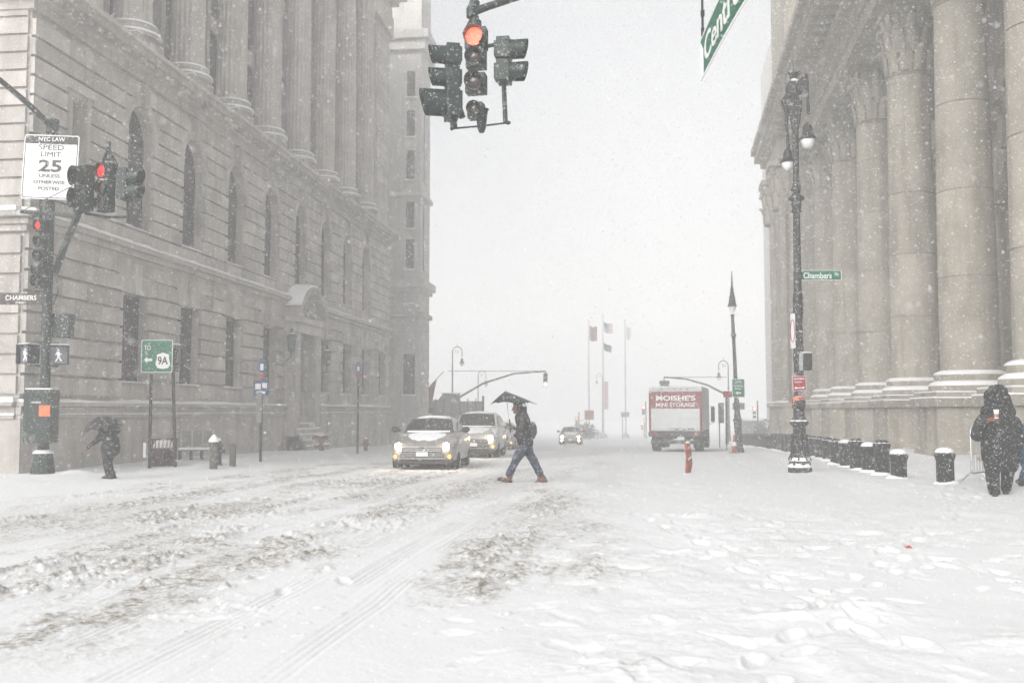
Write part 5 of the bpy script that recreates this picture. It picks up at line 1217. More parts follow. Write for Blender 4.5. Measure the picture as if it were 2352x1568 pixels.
# ------------------------------------------------------------ bollards
def bollard():
    t = bpy.data.objects.new('bollard', None); COL.objects.link(t)
    MB().lathe([(.185, -.2), (.185, .0), (.17, .02), (.17, .72), (.182, .74), (.185, .77), (.20, .80), (.205, .84), (.19, .86), (.17, .90), (.11, .94), (.03, .96)], (0, 0, 0), 20, .03).build('shaft', 'black', t, smooth=35)
    MB().lathe([(.178, .868), (.182, .89), (.16, .93), (.10, .965), (.03, .975)], (0, 0, 0), 16).build('snow_cap', 'snow', t, smooth=60)
    MB().lathe([(.25, -.04), (.22, .0), (.19, .03), (.175, .045)], (.03, .03, 0), 16).build('snow_skirt', 'snow', t, smooth=60)
    return t
bs_ = [(2172, 1112), (2065, 1100), (2027, 1092), (1996, 1086), (1968, 1081), (1943, 1073), (1921, 1068), (1902, 1060), (1884, 1056), (1868, 1052)]
pos = [gpt(u, v-2) for u, v in bs_]
y = pos[-1].y; x = pos[-1].x
for i in range(24):
    y += 1.42; x += .05; pos.append(Vector((x-.0, y, 0)))
ordn = ['snow-capped black bollard standing apart, rightmost of all', 'first bollard of the close row right of the near lamp, counted from its right end', 'second bollard from the right end of the close row', 'third bollard from the right end of the close row', 'fourth bollard from the right end of the close row', 'fifth bollard from the right end of the close row', 'sixth bollard from the right end of the close row', 'seventh bollard from the right end of the close row', 'eighth bollard from the right end, nearest the lamp base on its right', 'bollard partly hidden by the near lamp base']
proto = bollard()
HB = [.68, .60, .80, .70, .80, .72, .74, .74, .76, .76]
for i, p in enumerate(pos):
    t = proto if i == 0 else copy_tree(proto)
    hv = HB[i] if i < 10 else .78
    t.location = (p.x, p.y, G(p.x, p.y)-(.98-hv)*1.0+.02); t.rotation_euler.z = i*1.3
    for ch_ in t.children:
        if ch_.name.startswith('snow_skirt'): ch_.location.z = (.98-hv)
    if 1 <= i: 
        for c_ in t.children:
            if c_.name.startswith('snow_cap') and i not in (1, 3, 5): c_.scale = (1, 1, .55 if i < 10 else .3); c_.location.z = .868*(1-c_.scale[2])
    t['category'] = 'bollard'; t['group'] = 'bollards along the right pavement'
    t['label'] = ordn[i] if i < 10 else '%s bollard left of the near twin lamp, counted from the lamp' % ('first', 'second', 'third', 'fourth', 'fifth', 'sixth')[i-10] if i < 16 else 'one of the far bollards running together into a dark row left of the near lamp'
for ch_ in proto.children:
    if ch_.name.startswith('snow_skirt'): ch_.location.z = (.98-HB[0])
# ------------------------------------------------------------ vehicles
def boolcut(ob, cutters):
    cu = MB()
    for c in cutters: cu.cyl(*c[:2], c[2], n=28)
    co_ = cu.build('cut', 'black')
    m = ob.modifiers.new('b', 'BOOLEAN'); m.operation = 'DIFFERENCE'; m.object = co_; m.solver = 'EXACT'
    dg = bpy.context.evaluated_depsgraph_get(); me = bpy.data.meshes.new_from_object(ob.evaluated_get(dg))
    ob.modifiers.clear(); ob.data = me; bpy.data.objects.remove(co_)
def wheel(t, x, y, r, w=.22):
    s = 1 if x > 0 else -1; rot = Matrix.Rotation(R(90), 3, 'Y')
    a = MB().lathe([(r*.62, -w/2), (r*.93, -w/2), (r, -w/2+.03), (r, w/2-.03), (r*.93, w/2), (r*.62, w/2)], (0, 0, 0), 26, rot=rot).build('tyre', 'tyre', None, smooth=40)
    g = bpy.data.objects.new('wheel', None); COL.objects.link(g); g.parent = t; g.location = (x, y, r)
    a.parent = g
    k = MB(); k.lathe([(r*.62, -.02), (r*.6, .0), (.05, .0), (.05, .02)], (s*(w/2-.03), 0, 0), 20, rot=rot)
    for i in range(5):
        q = 2*math.pi*i/5; k.box((s*(w/2-.015), r*.33*math.cos(q), r*.33*math.sin(q)), (.03, r*.5, .05), rot=Matrix.Rotation(q, 3, 'X'))
    k.build('rim', 'chrome', g, smooth=40)
def make_car(t, paint, hz=1.0, L=4.8, W=.91, suv=False, lights='headl', snow=1, glow=0):
    st = [(0, .60, .30, .60, .64), (.05, .74, .24, .66, .70), (.16, .83, .2, .70, .76), (.42, .89, .19, .75, .84), (.95, W, .19, .83, .92), (1.45, W+.01, .2, .92, 1.00), (2.4, W+.01, .2, .95, 1.02), (3.6, W+.01, .2, .97, 1.03), (4.2, W-.01, .22, .98, 1.05), (4.6, W-.06, .28, .96, 1.04), (4.8, .76, .36, .88, .94)]
    if suv: st = [(y, w_, zb+.07, zt*1.12, z2*1.16) for y, w_, zb, zt, z2 in st]
    secs = []
    for y, w_, zb, zt, z2 in st:
        y = y*L/4.8; zm = zb+(zt-zb)*.55
        h = [(0, zb), (w_*.8, zb), (w_*.96, zb+.07), (w_, zm), (w_*.985, zt-.05), (w_*.93, zt), (w_*.62, z2-.012), (0, z2)]
        secs.append([(x, y, z) for x, z in h]+[(-x, y, z) for x, z in h[-2:0:-1]])
    b = MB().loft(secs).build('body', paint, t)
    wr = .33 if not suv else .37; wy = (.93*L/4.8, 3.78*L/4.8)
    boolcut(b, [((-1.2, y, wr), (-.58, y, wr), wr+.055) for y in wy]+[((.58, y, wr), (1.2, y, wr), wr+.055) for y in wy])
    b.data.shade_smooth(); b.data.set_sharp_from_angle(angle=R(32)); b.data.materials.clear(); b.data.materials.append(M[paint])
    k = MB()
    for y in wy:
        for s in (-1, 1): k.cyl((s*.5, y, wr), (s*.57, y, wr), wr+.05, n=20)
    k.bb(-.6, .6, .4, L-.4, .14, .3); k.build('underbody', 'plasticb', t)
    for y in wy:
        for s in (-1, 1): wheel(t, s*(W-.12), y, wr)
    zb = 1.0 if not suv else 1.14; zr = 1.43*hz if not suv else 1.70
    cs = [(1.28, .80, zb-.02, .78), (2.12, .79, zr-.03, .58), (2.7, .80, zr, .60), (3.3, .79, zr-.02, .58), (4.2, .74, zb+.0, .70)] if not suv else [(1.15, .82, zb-.02, .80), (1.85, .82, zr-.04, .64), (2.7, .83, zr, .66), (4.2, .81, zr-.04, .64), (4.65, .78, zb, .74)]
    secs = []
    for y, wb, z, wt in cs:
        h = [(0, zb-.12), (wb, zb-.12), (wb, zb), (wt+.03, max(z-.06, zb)), (wt-.06, z), (0, z+.035)]
        secs.append([(x, y, q) for x, q in h]+[(-x, y, q) for x, q in h[-2:0:-1]])
    c = MB().loft(secs).build('cabin', paint, t, smooth=30)
    def lerp(a, b, f): return tuple(a[i]+(b[i]-a[i])*f for i in range(3))
    (y0, w0, z0, t0), (y1, w1, z1, t1) = cs[0], cs[1]
    o = .014
    A = [(-w0+.10, y0+.08-o, zb+.03+o), (w0-.10, y0+.08-o, zb+.03+o), (t1-.02, y1-.07-o, z1-.05+o), (-t1+.02, y1-.07-o, z1-.05+o)]
    ws = MB(); q0 = [lerp(A[0], A[1], i/6) for i in range(7)]; q1 = [lerp(A[3], A[2], i/6) for i in range(7)]
    bow = lambda p, i, s: (p[0], p[1]-s*.05*math.sin(math.pi*i/6), p[2]+s*.03*math.sin(math.pi*i/6))
    v = [bow(p, i, 1) for i, p in enumerate(q0)]+[bow(p, i, 1) for i, p in enumerate(q1)]+[(p[0], p[1]+.05, p[2]-.05) for p in q0+q1]
    f = [(i, i+1, i+8, i+7) for i in range(6)]+[(14+i, 21+i, 22+i, 15+i) for i in range(6)]+[(i, 14+i, 15+i, i+1) for i in range(6)]+[(7+i, 8+i, 22+i, 21+i) for i in range(6)]+[(0, 7, 21, 14), (6, 20, 27, 13)]
    ws.add(v, f).build('windshield', 'glassd', t)
    for s in (-1, 1):
        for (ya, yb) in (((1.62, 2.62), (2.70, 3.62)) if not suv else ((1.45, 2.5), (2.58, 3.5), (3.58, 4.3))):
            xb = lambda y: .80+.012; xt = lambda y: .615+.03 if not suv else .69
            def top(y):
                yy = [c_[0] for c_ in cs]; zz_ = [c_[2] for c_ in cs]; return min(np.interp(y, yy, zz_)-.10, zr-.12)
            ta, tb = max(top(ya), zb+.04), max(top(yb), zb+.04)
            pa = lambda z: (.80 if not suv else .83)-(z-zb)/(zr-zb)*(.19 if not suv else .15)+.012
            P4 = [(s*pa(zb+.02), ya, zb+.02), (s*pa(zb+.02), yb, zb+.02), (s*pa(tb), yb, tb), (s*pa(ta), ya+.0, ta)]
            MB().add(P4+[(x-s*.03, y, z) for x, y, z in P4], [(0, 1, 2, 3), (4, 7, 6, 5), (0, 4, 5, 1), (1, 5, 6, 2), (2, 6, 7, 3), (3, 7, 4, 0)]).build('side_window', 'glassd', t)
        MB().ball((s*1.0, y0+.42, zb+.08), (.12, .08, .085), 10, 8).tube([(s*.82, y0+.45, zb+.03), (s*.95, y0+.43, zb+.05)], .03, 6).build('mirror', 'plasticb' if not suv else paint, t, smooth=60)
    # front
    zs = 1.16 if suv else 1
    g = MB()
    g.bb(-.52, .52, -.010, .06, .50*zs, .53*zs); g.bb(-.50, .50, -.010, .06, .555*zs, .575*zs); g.bb(-.56, .56, -.025, .06, .44*zs, .455*zs)
    g.bb(-.64, .64, -.018, .06, .30*zs, .325*zs); g.bb(-.62, .62, -.018, .06, .36*zs, .375*zs); g.bb(-.60, .60, -.018, .06, .40*zs, .412*zs)
    g.build('grille_bars', 'chrome', t)
    g = MB(); g.bb(-.55, .55, -.006, .06, .46*zs, .60*zs); g.bb(-.60, .60, -.008, .06, .27*zs, .43*zs); g.build('grille', 'plasticb', t)
    MB().tube([(.085*math.cos(R(a)), -.022, .565*zs+.055*math.sin(R(a))) for a in range(0, 360, 20)], .009, 5, closed=True).build('badge_ring', 'chrome', t)
    MB().bb(-.155, .155, -.045, -.02, .375*zs, .485*zs).build('number_plate', 'plate', t)
    MB().bb(-.72, .72, -.02, .2, .17*zs, .25*zs).build('front_lip', 'plasticb', t, bevel=.02)
    for s in (-1, 1):
        h = MB().ball((s*.66, .10, .64*zs), (.17, .13, .065), 14, 8, Matrix.Rotation(s*.5, 3, 'Z')).build('headlight', 'chrome', t, smooth=60)
        MB().ball((s*.64, .005, .64*zs), (.095, .045, .085), 12, 8).build('bulb', lights, h, smooth=60)
        if glow:
            pl_ = bpy.data.lights.new('headlight_glow', 'POINT'); pl_.energy = glow; pl_.color = (1, .78, .5); pl_.shadow_soft_size = .05
            po_ = bpy.data.objects.new('headlight_glow', pl_); COL.objects.link(po_); po_.parent = t; po_.location = (s*.64, -.09, .64*zs)
        MB().ball((s*.72, .07, .36*zs), (.05, .05, .06), 8, 6).build('turn_signal', 'amber', t, smooth=60)
    if snow:
        k = MB(); secs = []
        rn = random.Random(int(L*10))
        for i in range(9):
            y = .22+i*.135; z = np.interp(y, [q[0]*L/4.8 for q in st], [q[4] for q in st]); w_ = .80-.05*rn.random()
            hh = .008+.03*min(1, i/5)
            secs.append([(x*w_, y+(.05*rn.random() if i == 0 else 0), z-.004-.10*abs(x)**2.6+hh*(1-.5*abs(x))*(0 if abs(x) > .99 else 1)) for x in np.linspace(-1, 1, 11)]+[(x*w_, y, z-.05-.10*abs(x)**2.6) for x in np.linspace(1, -1, 11)])
        k.loft(secs).build('hood_snow', 'snow', t, smooth=60)
        z_ = zr+.03; yy0, yy1 = cs[1][0]-.02, cs[3][0]+.2
        k = MB(); secs = []
        for i in range(9):
            y = yy0+(yy1-yy0)*i/8; z = np.interp(y, [c_[0] for c_ in cs], [c_[2] for c_ in cs])+.035; w_ = cs[2][3]-.07
            secs.append([(x*w_, y, z-.045*x*x+.028*(1-abs(x)**4)*(1 if 0 < i < 8 else .2)) for x in np.linspace(-1, 1, 9)]+[(x*w_, y, z-.07) for x in np.linspace(1, -1, 9)])
        k.loft(secs).build('roof_snow', 'snow', t, smooth=60)
        k = MB(); k.bb(-.6, .6, y0-.02, y0+.14, zb+.0, zb+.05); k.build('cowl_snow', 'snow', t, bevel=.02)
def carat(u, v, D, rz, lab, **kw):
    q = P(u, v, D); t = T('car', lab, 'car', (q.x, q.y, G(q.x, q.y)), rz); t.rotation_euler.x = R(-1.0)
    make_car(t, **kw); return t
carat(969, 1077, 26.6, R(4), 'champagne sedan with lit headlights and snow on its hood, nearest oncoming car', paint='paint1', glow=2.5)
carat(1086, 1055, 36.5, R(3), 'pale snow-covered SUV with a lit headlight, close behind the champagne sedan', paint='paint2', suv=True, L=4.9, glow=2.5)
carat(1142, 1022, 52, R(2), 'barely visible snowed-over car behind the pale SUV', paint='paint2', L=4.7, lights='plate')
carat(1310, 1022, 78, R(2), 'distant oncoming car with four glowing front lights, alone in mid-street', paint='paint3', L=4.8, lights='headl2', glow=8)
fc = [o for o in COL.objects if o.get('label', '').startswith('distant oncoming')][0]
for s in (-1, 1): MB().ball((s*.66, -.02, .36), (.06, .03, .06), 10, 6).build('fog_lamp', 'headl2', fc, smooth=60)
# box truck, seen from behind
DT = 47.5; q = P(1552, 1035, DT); tk = T('box_truck', 'red and white box truck with storage lettering, seen from behind in the right lane', 'truck', (q.x, q.y, G(q.x, q.y)), R(-8))
W_, H_ = 1.25, 3.05; z0 = .98
MB().bb(-W_, W_, 0, 5.4, z0, H_).build('cargo_box', 'truckw', tk, bevel=.02)
k = MB(); k.bb(-W_, W_, -.03, .0-.001, H_-.19, H_); k.build('header_rail', 'steel', tk)
k = MB(); k.bb(-W_, -W_+.10, -.025, -.001, z0, H_-.19); k.bb(W_-.10, W_, -.025, -.001, z0, H_-.19); k.build('corner_posts', 'truckr', tk)
MB().bb(-W_+.10, W_-.10, -.02, -.001, H_-1.0, H_-.19).build('rear_sign_panel', 'truckr', tk)
MB().bb(-W_+.10, W_-.10, -.014, -.001, z0+.03, H_-1.0).build('roll_door', 'truckw', tk)
k = MB()
for i in range(4): k.bb(-W_+.11, W_-.11, -.018, -.0145, z0+.05+i*.27, z0+.056+i*.27)
k.bb(-.35, .35, -.03, -.015, z0+.10, z0+.16); k.build('door_ribs', 'steel', tk)
k = MB(); rn = random.Random(3)
for i in range(7): k.ball((rn.uniform(-.2, .8), -.018, z0+.1+rn.uniform(-.03, .05)), (.09, .006, .03), 8, 5)
k.build('dirt_patches', 'truckd', tk)
text("MOISHE'S", .26, 1.85, tk, (0.02, -.03, H_-.50), 'signwhite', bold=.03); text('MINI STORAGE', .19, 1.85, tk, (0.02, -.03, H_-.82), 'signwhite', bold=.02)
for i in range(5): MB().bb(-.6+i*.3-.03, -.6+i*.3+.03, -.045, -.031, H_-.10, H_-.05).build('marker_lamp', 'truckd', tk)
k = MB(); k.bb(-W_-.02, W_+.02, -.10, .1, .72, z0-.02); k.bb(-W_+.1, W_-.1, -.16, -.02, .38, .56); k.bb(-.5, -.4, .1, 5.2, .5, .72); k.bb(.4, .5, .1, 5.2, .5, .72); k.bb(-W_, W_, .1, 5.2, .72, z0)
k.build('chassis', 'truckd', tk, bevel=.02)
for s in (-1, 1):
    MB().bb(s*.95-.11, s*.95+.11, -.125, -.10, .76, .90).build('tail_light', 'signred', tk)
    k = MB().bb(s*.95-.25, s*.95+.25, 1.75, 1.78, .12, .72).build('mud_flap', 'plasticb', tk)
    wheel(tk, s*1.02, 1.25, .46, .42); wheel(tk, s*1.05, 6.1, .46, .26)
k = MB(); k.loft([[(-1.12, 5.5, .6), (1.12, 5.5, .6), (1.12, 5.5, 2.45), (-1.12, 5.5, 2.45)], [(-1.12, 6.6, .6), (1.12, 6.6, .6), (1.1, 6.5, 2.4), (-1.1, 6.5, 2.4)], [(-1.1, 7.3, .6), (1.1, 7.3, .6), (1.05, 7.2, 1.5), (-1.05, 7.2, 1.5)]])
k.build('cab', 'truckd', tk, bevel=.04)
k = MB(); k.bb(1.3, 1.5, 5.9, 6.0, 1.35, 2.15); k.tube([(1.1, 6, 1.2), (1.42, 6, 1.3), (1.42, 6, 2.2), (1.1, 6, 2.2)], .02, 6); k.build('mirror', 'truckd', tk)
MB().bb(-W_+.02, W_-.02, .02, 5.38, H_+.002, H_+.07).build('roof_snow', 'snow', tk, bevel=.03)

# ------------------------------------------------------------ people
def V3(*a): return Vector(a)
def hand(pl, wr, d, nrm, curl=.6, side=1):
    d = d.normalized(); nrm = (nrm-nrm.dot(d)*d).normalized(); s = d.cross(nrm)*side
    pl.append(('c', wr, wr+d*.05, .026, .030)); pl.append(('c', wr+d*.03+s*.018, wr+d*.085+s*.022, .017, .017)); pl.append(('c', wr+d*.03-s*.018, wr+d*.08-s*.022, .017, .016))
    for k, (o, l) in enumerate(((.030, .070), (.010, .078), (-.011, .073), (-.031, .056))):
        a = wr+d*.088+s*o; m_ = a+(d*math.cos(curl)+nrm*math.sin(curl))*l*.5; e = m_+(d*math.cos(curl*2.4)+nrm*math.sin(curl*2.4))*l*.5
        pl.append(('c', a-d*.01, m_, .0095, .0088)); pl.append(('c', m_, e, .0088, .0075))
    a = wr+d*.03+s*.032; m_ = a+(s*.7+d*.6+nrm*.4).normalized()*.04; e = m_+(d*.8+nrm*.6).normalized()*.03
    pl.append(('c', a, m_, .0125, .0105)); pl.append(('c', m_, e, .0105, .009))
def headp(pl, c, fd, s=1.0):
    "skull, jaw, nose, brow, lips and ears about the head centre"
    u = V3(0, 0, 1); r = fd.cross(u).normalized(); u = r.cross(fd)
    pl.append(('e', c+u*.02*s-fd*.012, (.078*s, .078*s, .095*s))); pl.append(('e', c+u*.03-fd*.03, (.076*s, .076*s, .08*s)))
    pl.append(('c', c-u*.045+fd*.03, c-u*.08+fd*.058, .052*s, .028*s)); pl.append(('c', c+u*.015+fd*.075, c-u*.02+fd*.098, .010, .014))
    pl.append(('c', c+u*.03+fd*.068-r*.03, c+u*.03+fd*.068+r*.03, .012, .012)); pl.append(('c', c-u*.05+fd*.08-r*.014, c-u*.05+fd*.08+r*.014, .009, .009))
    for q in (-1, 1): pl.append(('e', c+r*q*.078*s-fd*.005-u*.005, (.014, .02, .03)))
# walker
wq = P(1200, 1108, 21.2); K = .00272*21.2/21.0
gz_ = G(wq.x, wq.y)
def loc_(u, v, D, q, g): return Matrix.Rotation(-PSI, 3, 'Z') @ (P(u, v, D)-Vector((q.x, q.y, g)))
def WZ(x, y, d=0): return loc_((1200+x/2.614)/1.306, (880+y/2.614)/1.306, 21.2+d, wq, gz_)
wk = T('person', 'person striding left under an umbrella in dark jacket, blue jeans and brown boots', 'person', (wq.x, wq.y, gz_-.02), PSI)
fd = V3(-1, -.02, -.22).normalized()
hd = WZ(912, 892)
pl = []; headp(pl, hd, fd)
pl += [('c', WZ(925, 925), WZ(948, 955), .055, .06), ('c', WZ(960, 1000), WZ(985, 1170), .13, .13), ('c', WZ(958, 985, -.15), WZ(958, 985, .15), .07, .07)]
pl += [('c', WZ(975, 1185, -.09), WZ(915, 1290, -.09), .09, .06), ('c', WZ(915, 1290, -.09), WZ(862, 1400, -.08), .058, .042), ('c', WZ(985, 1185, .09), WZ(1040, 1290, .09), .09, .06), ('c', WZ(1040, 1290, .09), WZ(1095, 1405, .09), .058, .042)]
pl += [('c', WZ(862, 1410, -.08), WZ(830, 1460, -.08), .04, .03), ('c', WZ(1095, 1410, .09), WZ(1080, 1470, .09), .04, .03)]
pl += [('c', WZ(950, 990, -.17), WZ(948, 1065, -.20), .05, .042), ('c', WZ(948, 1065, -.20), WZ(893, 1042, -.15), .04, .03)]
hand(pl, WZ(890, 1040, -.15), V3(-1, .1, .25), V3(0, 1, .1), .9)
pl += [('c', WZ(965, 990, .17), WZ(985, 1080, .2), .05, .042), ('c', WZ(985, 1080, .20), WZ(960, 1130, .2), .04, .03)]
hand(pl, WZ(958, 1135, .2), V3(-.3, 0, -1), V3(-1, 0, 0), .4, -1)
blob('body', pl, .0065, 'skin', wk, 2)
jl = [('c', WZ(958, 970), WZ(975, 1060), .155, .165), ('c', WZ(965, 1060), WZ(972, 1110), .165, .17), ('c', WZ(972, 1110, -.05), WZ(978, 1150, -.05), .155, .165), ('c', WZ(972, 1110, .05), WZ(985, 1155, .05), .155, .165), ('c', WZ(962, 980, -.15), WZ(962, 980, .15), .08, .08), ('c', WZ(945, 945), WZ(965, 975), .085, .11)]
jl += [('c', WZ(955, 992, -.18), WZ(955, 1062, -.215), .075, .068), ('c', WZ(955, 1062, -.215), WZ(900, 1047, -.16), .064, .052), ('c', WZ(968, 990, .18), WZ(990, 1080, .2), .075, .068), ('c', WZ(990, 1080, .2), WZ(962, 1132, .2), .064, .05)]
jl += [('c', WZ(900, 1105), WZ(935, 1110), .04, .06)]
blob('jacket', jl, .014, 'jacket', wk, 3, .018, 1)
blob('hood', [('e', WZ(945, 880), (.115, .11, .12)), ('c', WZ(968, 885), WZ(965, 925), .07, .08), ('e', WZ(925, 855), (.12, .098, .055)), ('c', WZ(935, 870, -.07), WZ(940, 925, -.07), .04, .04), ('c', WZ(935, 870, .07), WZ(940, 925, .07), .04, .04)], .012, 'jacket', wk, 3, .012, 2)
blob('backpack', [('e', WZ(1040, 1065), (.085, .14, .19)), ('e', WZ(1035, 1090), (.085, .14, .14))], .014, 'grey', wk, 3, .02, 3)
tr = [('c', WZ(978, 1175, -.07), WZ(935, 1255, -.085), .125, .10), ('c', WZ(935, 1255, -.085), WZ(905, 1310, -.09), .10, .085), ('c', WZ(905, 1310, -.09), WZ(865, 1395, -.08), .082, .075), ('c', WZ(985, 1175, .07), WZ(1022, 1260, .085), .125, .10), ('c', WZ(1022, 1260, .085), WZ(1050, 1310, .09), .10, .085), ('c', WZ(1050, 1310, .09), WZ(1093, 1398, .09), .082, .075), ('c', WZ(870, 1392, -.08), WZ(858, 1405, -.08), .078, .075), ('c', WZ(1092, 1392, .09), WZ(1097, 1408, .09), .078, .075)]
blob('jeans', tr, .012, 'jeans', wk, 3, .022, 4)
def boot(par, an, heel, toe, m='boot', w=.05):
    an, heel, toe = Vector(an), Vector(heel), Vector(toe); d = (toe-heel).normalized(); up = V3(0, 0, 1); n = (up-up.dot(d)*d).normalized()
    L = (toe-heel).length; ball_ = heel+d*L*.68
    o = blob('boot', [('c', an, heel+n*.07+d*.02, .062, .055), ('c', heel+n*.05, ball_+n*.045, .047, .045), ('c', ball_+n*.042, toe+n*.035-d*.03, .047, .036), ('c', heel+n*.03+d*.03, heel+n*.03, .042, .04), ('c', an+V3(0, 0, .0), an+V3(0, 0, .03), .068, .068)], .009, m, par, 2, .008, 5)
    r_ = d.cross(n); k = MB()
    pf = [(-.04, -.032), (.0, -.04), (L*.35, -.032), (L*.7, -.048), (L*.93, -.04), (L, -.0), (L*.93, .04), (L*.7, .048), (L*.35, .034), (0, .04), (-.04, .03)]
    k.prism(pf, lambda a, b: heel+d*a+r_*b-n*.002, lambda a, b: heel+d*a+r_*b+n*.028); k.build('sole', 'plasticb', o)
boot(wk, WZ(860, 1410, -.08), WZ(862, 1480, -.08), WZ(762, 1455, -.08)); boot(wk, WZ(1100, 1412, .09), WZ(1145, 1487, .09), WZ(1048, 1492, .09))
# umbrella in his hand: a wind-bent canopy
um = T('umbrella', 'black wind-bent umbrella held over the walking person in blue jeans', 'umbrella', (wq.x, wq.y, gz_), PSI)
hp = WZ(858, 1030, -.15)
MB().tube([WZ(858, 1015, -.15), WZ(838, 850, -.06), WZ(826, 768, 0)], .007, 8).build('shaft', 'steel', um); MB().tube([WZ(858, 985, -.145), WZ(861, 1045, -.15), WZ(866, 1092, -.155)], [.017, .016, .010], 8).build('handle', 'plasticb', um)
MB().tube([WZ(826, 768, 0), WZ(822, 760, 0)], [.012, .004], 6).build('tip', 'steel', um)
apex = WZ(825, 766, 0); rim = []
for k in range(8):
    a = 2*math.pi*k/8+.0; x = math.cos(a); y = math.sin(a)
    px = 710 if x < -.9 else 1072 if x > .9 else 885+170*x; pz = 860+(6 if abs(x) > .9 else -4)+(-14 if y > .5 else 4)
    if k == 1: pz = 850
    rim.append(WZ(px, pz, .56*y))
cv = MB(); n_s = 7; n_r = 6; vs = [apex]; fs = []
ringpts = []
for j in range(1, n_r+1):
    f = j/n_r; row = []
    for k in range(8):
        for i in range(n_s):
            g = i/n_s; a, b = rim[k], rim[(k+1) % 8]; p = a.lerp(b, g)
            inw = 1-.10*math.sin(math.pi*g)*f; q = apex.lerp(p, f*inw)
            dome = .03*math.sin(math.pi*f*.85)*(1-.25*math.sin(math.pi*g)); q = q+V3(0, 0, dome*.55)
            row.append(q)
    ringpts.append(row); vs += row
nn = 8*n_s
for i in range(nn): fs.append((0, 1+i, 1+(i+1) % nn))
for j in range(n_r-1):
    for i in range(nn): fs.append((1+j*nn+i, 1+(j+1)*nn+i, 1+(j+1)*nn+(i+1) % nn, 1+j*nn+(i+1) % nn))
c = cv.add(vs, fs).build('canopy', 'nylon', um); s_ = c.modifiers.new('s', 'SOLIDIFY'); s_.thickness = .004
for k in range(8):
    pts = [ringpts[j][k*n_s]-V3(0, 0, .008) for j in range(n_r)]; MB().tube([apex-V3(0, 0, .01)]+pts, .004, 5).build('rib', 'steel', um)
    MB().tube([apex+(WZ(838, 850, -.06)-apex)*.45, ringpts[2][k*n_s]-V3(0, 0, .01)], .003, 5).build('strut', 'steel', um)
# bent person on the left
bq = P(250, 1101, 22.3); Kb = .00308*22.3/22.2
gb = G(bq.x, bq.y)
def BZ(x, y, d=0): return loc_(x/3.15, (850+y/2.412)/1.306, 22.3+d, bq, gb)
bp_ = T('person', 'person in dark clothes bent over against the wind beside the corner pole, one arm hanging', 'person', (bq.x, bq.y, gb), PSI)
pl = []; headp(pl, BZ(690, 1010), V3(-.8, 0, -.6).normalized())
pl += [('c', BZ(715, 1020), BZ(745, 1030), .055, .06), ('c', BZ(760, 1040), BZ(790, 1200), .13, .13), ('c', BZ(760, 1050, -.16), BZ(760, 1050, .16), .07, .07), ('c', BZ(785, 1210, -.08), BZ(772, 1300, -.08), .085, .06), ('c', BZ(772, 1300, -.08), BZ(790, 1390, -.08), .055, .04), ('c', BZ(795, 1210, .08), BZ(785, 1305, .1), .085, .06), ('c', BZ(785, 1305, .1), BZ(812, 1380, .1), .055, .04), ('c', BZ(788, 1392, -.08), BZ(770, 1412, -.08), .035, .03), ('c', BZ(812, 1385, .1), BZ(795, 1412, .1), .035, .03)]
pl += [('c', BZ(740, 1065, -.17), BZ(705, 1130, -.2), .05, .042), ('c', BZ(705, 1130, -.2), BZ(628, 1192, -.2), .04, .028), ('c', BZ(765, 1060, .17), BZ(770, 1020, .25), .05, .042), ('c', BZ(770, 1020, .25), BZ(725, 990, .15), .04, .03)]
hand(pl, BZ(625, 1195, -.2), V3(-.8, 0, -.5), V3(0, 0, -1), .5); hand(pl, BZ(722, 988, .15), V3(-.8, -.2, .5), V3(0, -1, 0), 1.0)
blob('body', pl, .007, 'skin', bp_, 2)
blob('coat', [('c', BZ(755, 1035), BZ(785, 1110), .17, .20), ('c', BZ(785, 1110), BZ(800, 1195), .20, .20), ('c', BZ(775, 1120, -.06), BZ(810, 1200, -.06), .17, .17), ('c', BZ(830, 1120, .05), BZ(838, 1215, .05), .09, .07), ('c', BZ(800, 1010, .0), BZ(835, 1060, .0), .13, .12), ('c', BZ(745, 1050, -.15), BZ(745, 1050, .15), .09, .09), ('c', BZ(745, 1075, -.17), BZ(708, 1130, -.2), .075, .06), ('c', BZ(708, 1130, -.2), BZ(640, 1183, -.2), .058, .045), ('c', BZ(768, 1060, .17), BZ(772, 1020, .25), .075, .06), ('c', BZ(772, 1020, .25), BZ(735, 995, .16), .06, .045)], .015, 'jacket', bp_, 3, .025, 6)
blob('hood', [('e', BZ(712, 1002), (.13, .12, .12)), ('c', BZ(682, 1015, -.04), BZ(700, 1030, -.02), .10, .11), ('c', BZ(730, 1000), BZ(770, 1010), .12, .13)], .014, 'jacket', bp_, 3, .015, 7)
blob('trousers', [('c', BZ(782, 1200, -.07), BZ(772, 1290, -.08), .12, .09), ('c', BZ(772, 1290, -.08), BZ(788, 1385, -.08), .088, .07), ('c', BZ(800, 1200, .07), BZ(785, 1295, .09), .12, .09), ('c', BZ(785, 1295, .09), BZ(810, 1380, .09), .088, .068)], .013, 'pants', bp_, 3, .02, 8)
boot(bp_, BZ(790, 1388, -.08), BZ(803, 1418, -.08), BZ(735, 1420, -.08)+V3(0, 0, 0), 'bootb'); boot(bp_, BZ(813, 1380, .1), BZ(828, 1412, .1), BZ(762, 1420, .1), 'bootb')
u2 = T('umbrella', 'dark umbrella pulled down over the bent person by the corner pole', 'umbrella', (bq.x, bq.y, gb), PSI)
ap = BZ(640, 970, .0); ax = (BZ(575, 995)-BZ(735, 1030)).normalized()
secs = []; cen = BZ(705, 1005, .1)
rot = Matrix.Rotation(R(-15), 3, 'Y') @ Matrix.Rotation(R(14), 3, 'X'); cen = BZ(715, 1036, -.05)
vs = []; fs = []; n_s = 4; nn = 8*n_s
vs.append(cen+rot @ V3(0, 0, .20))
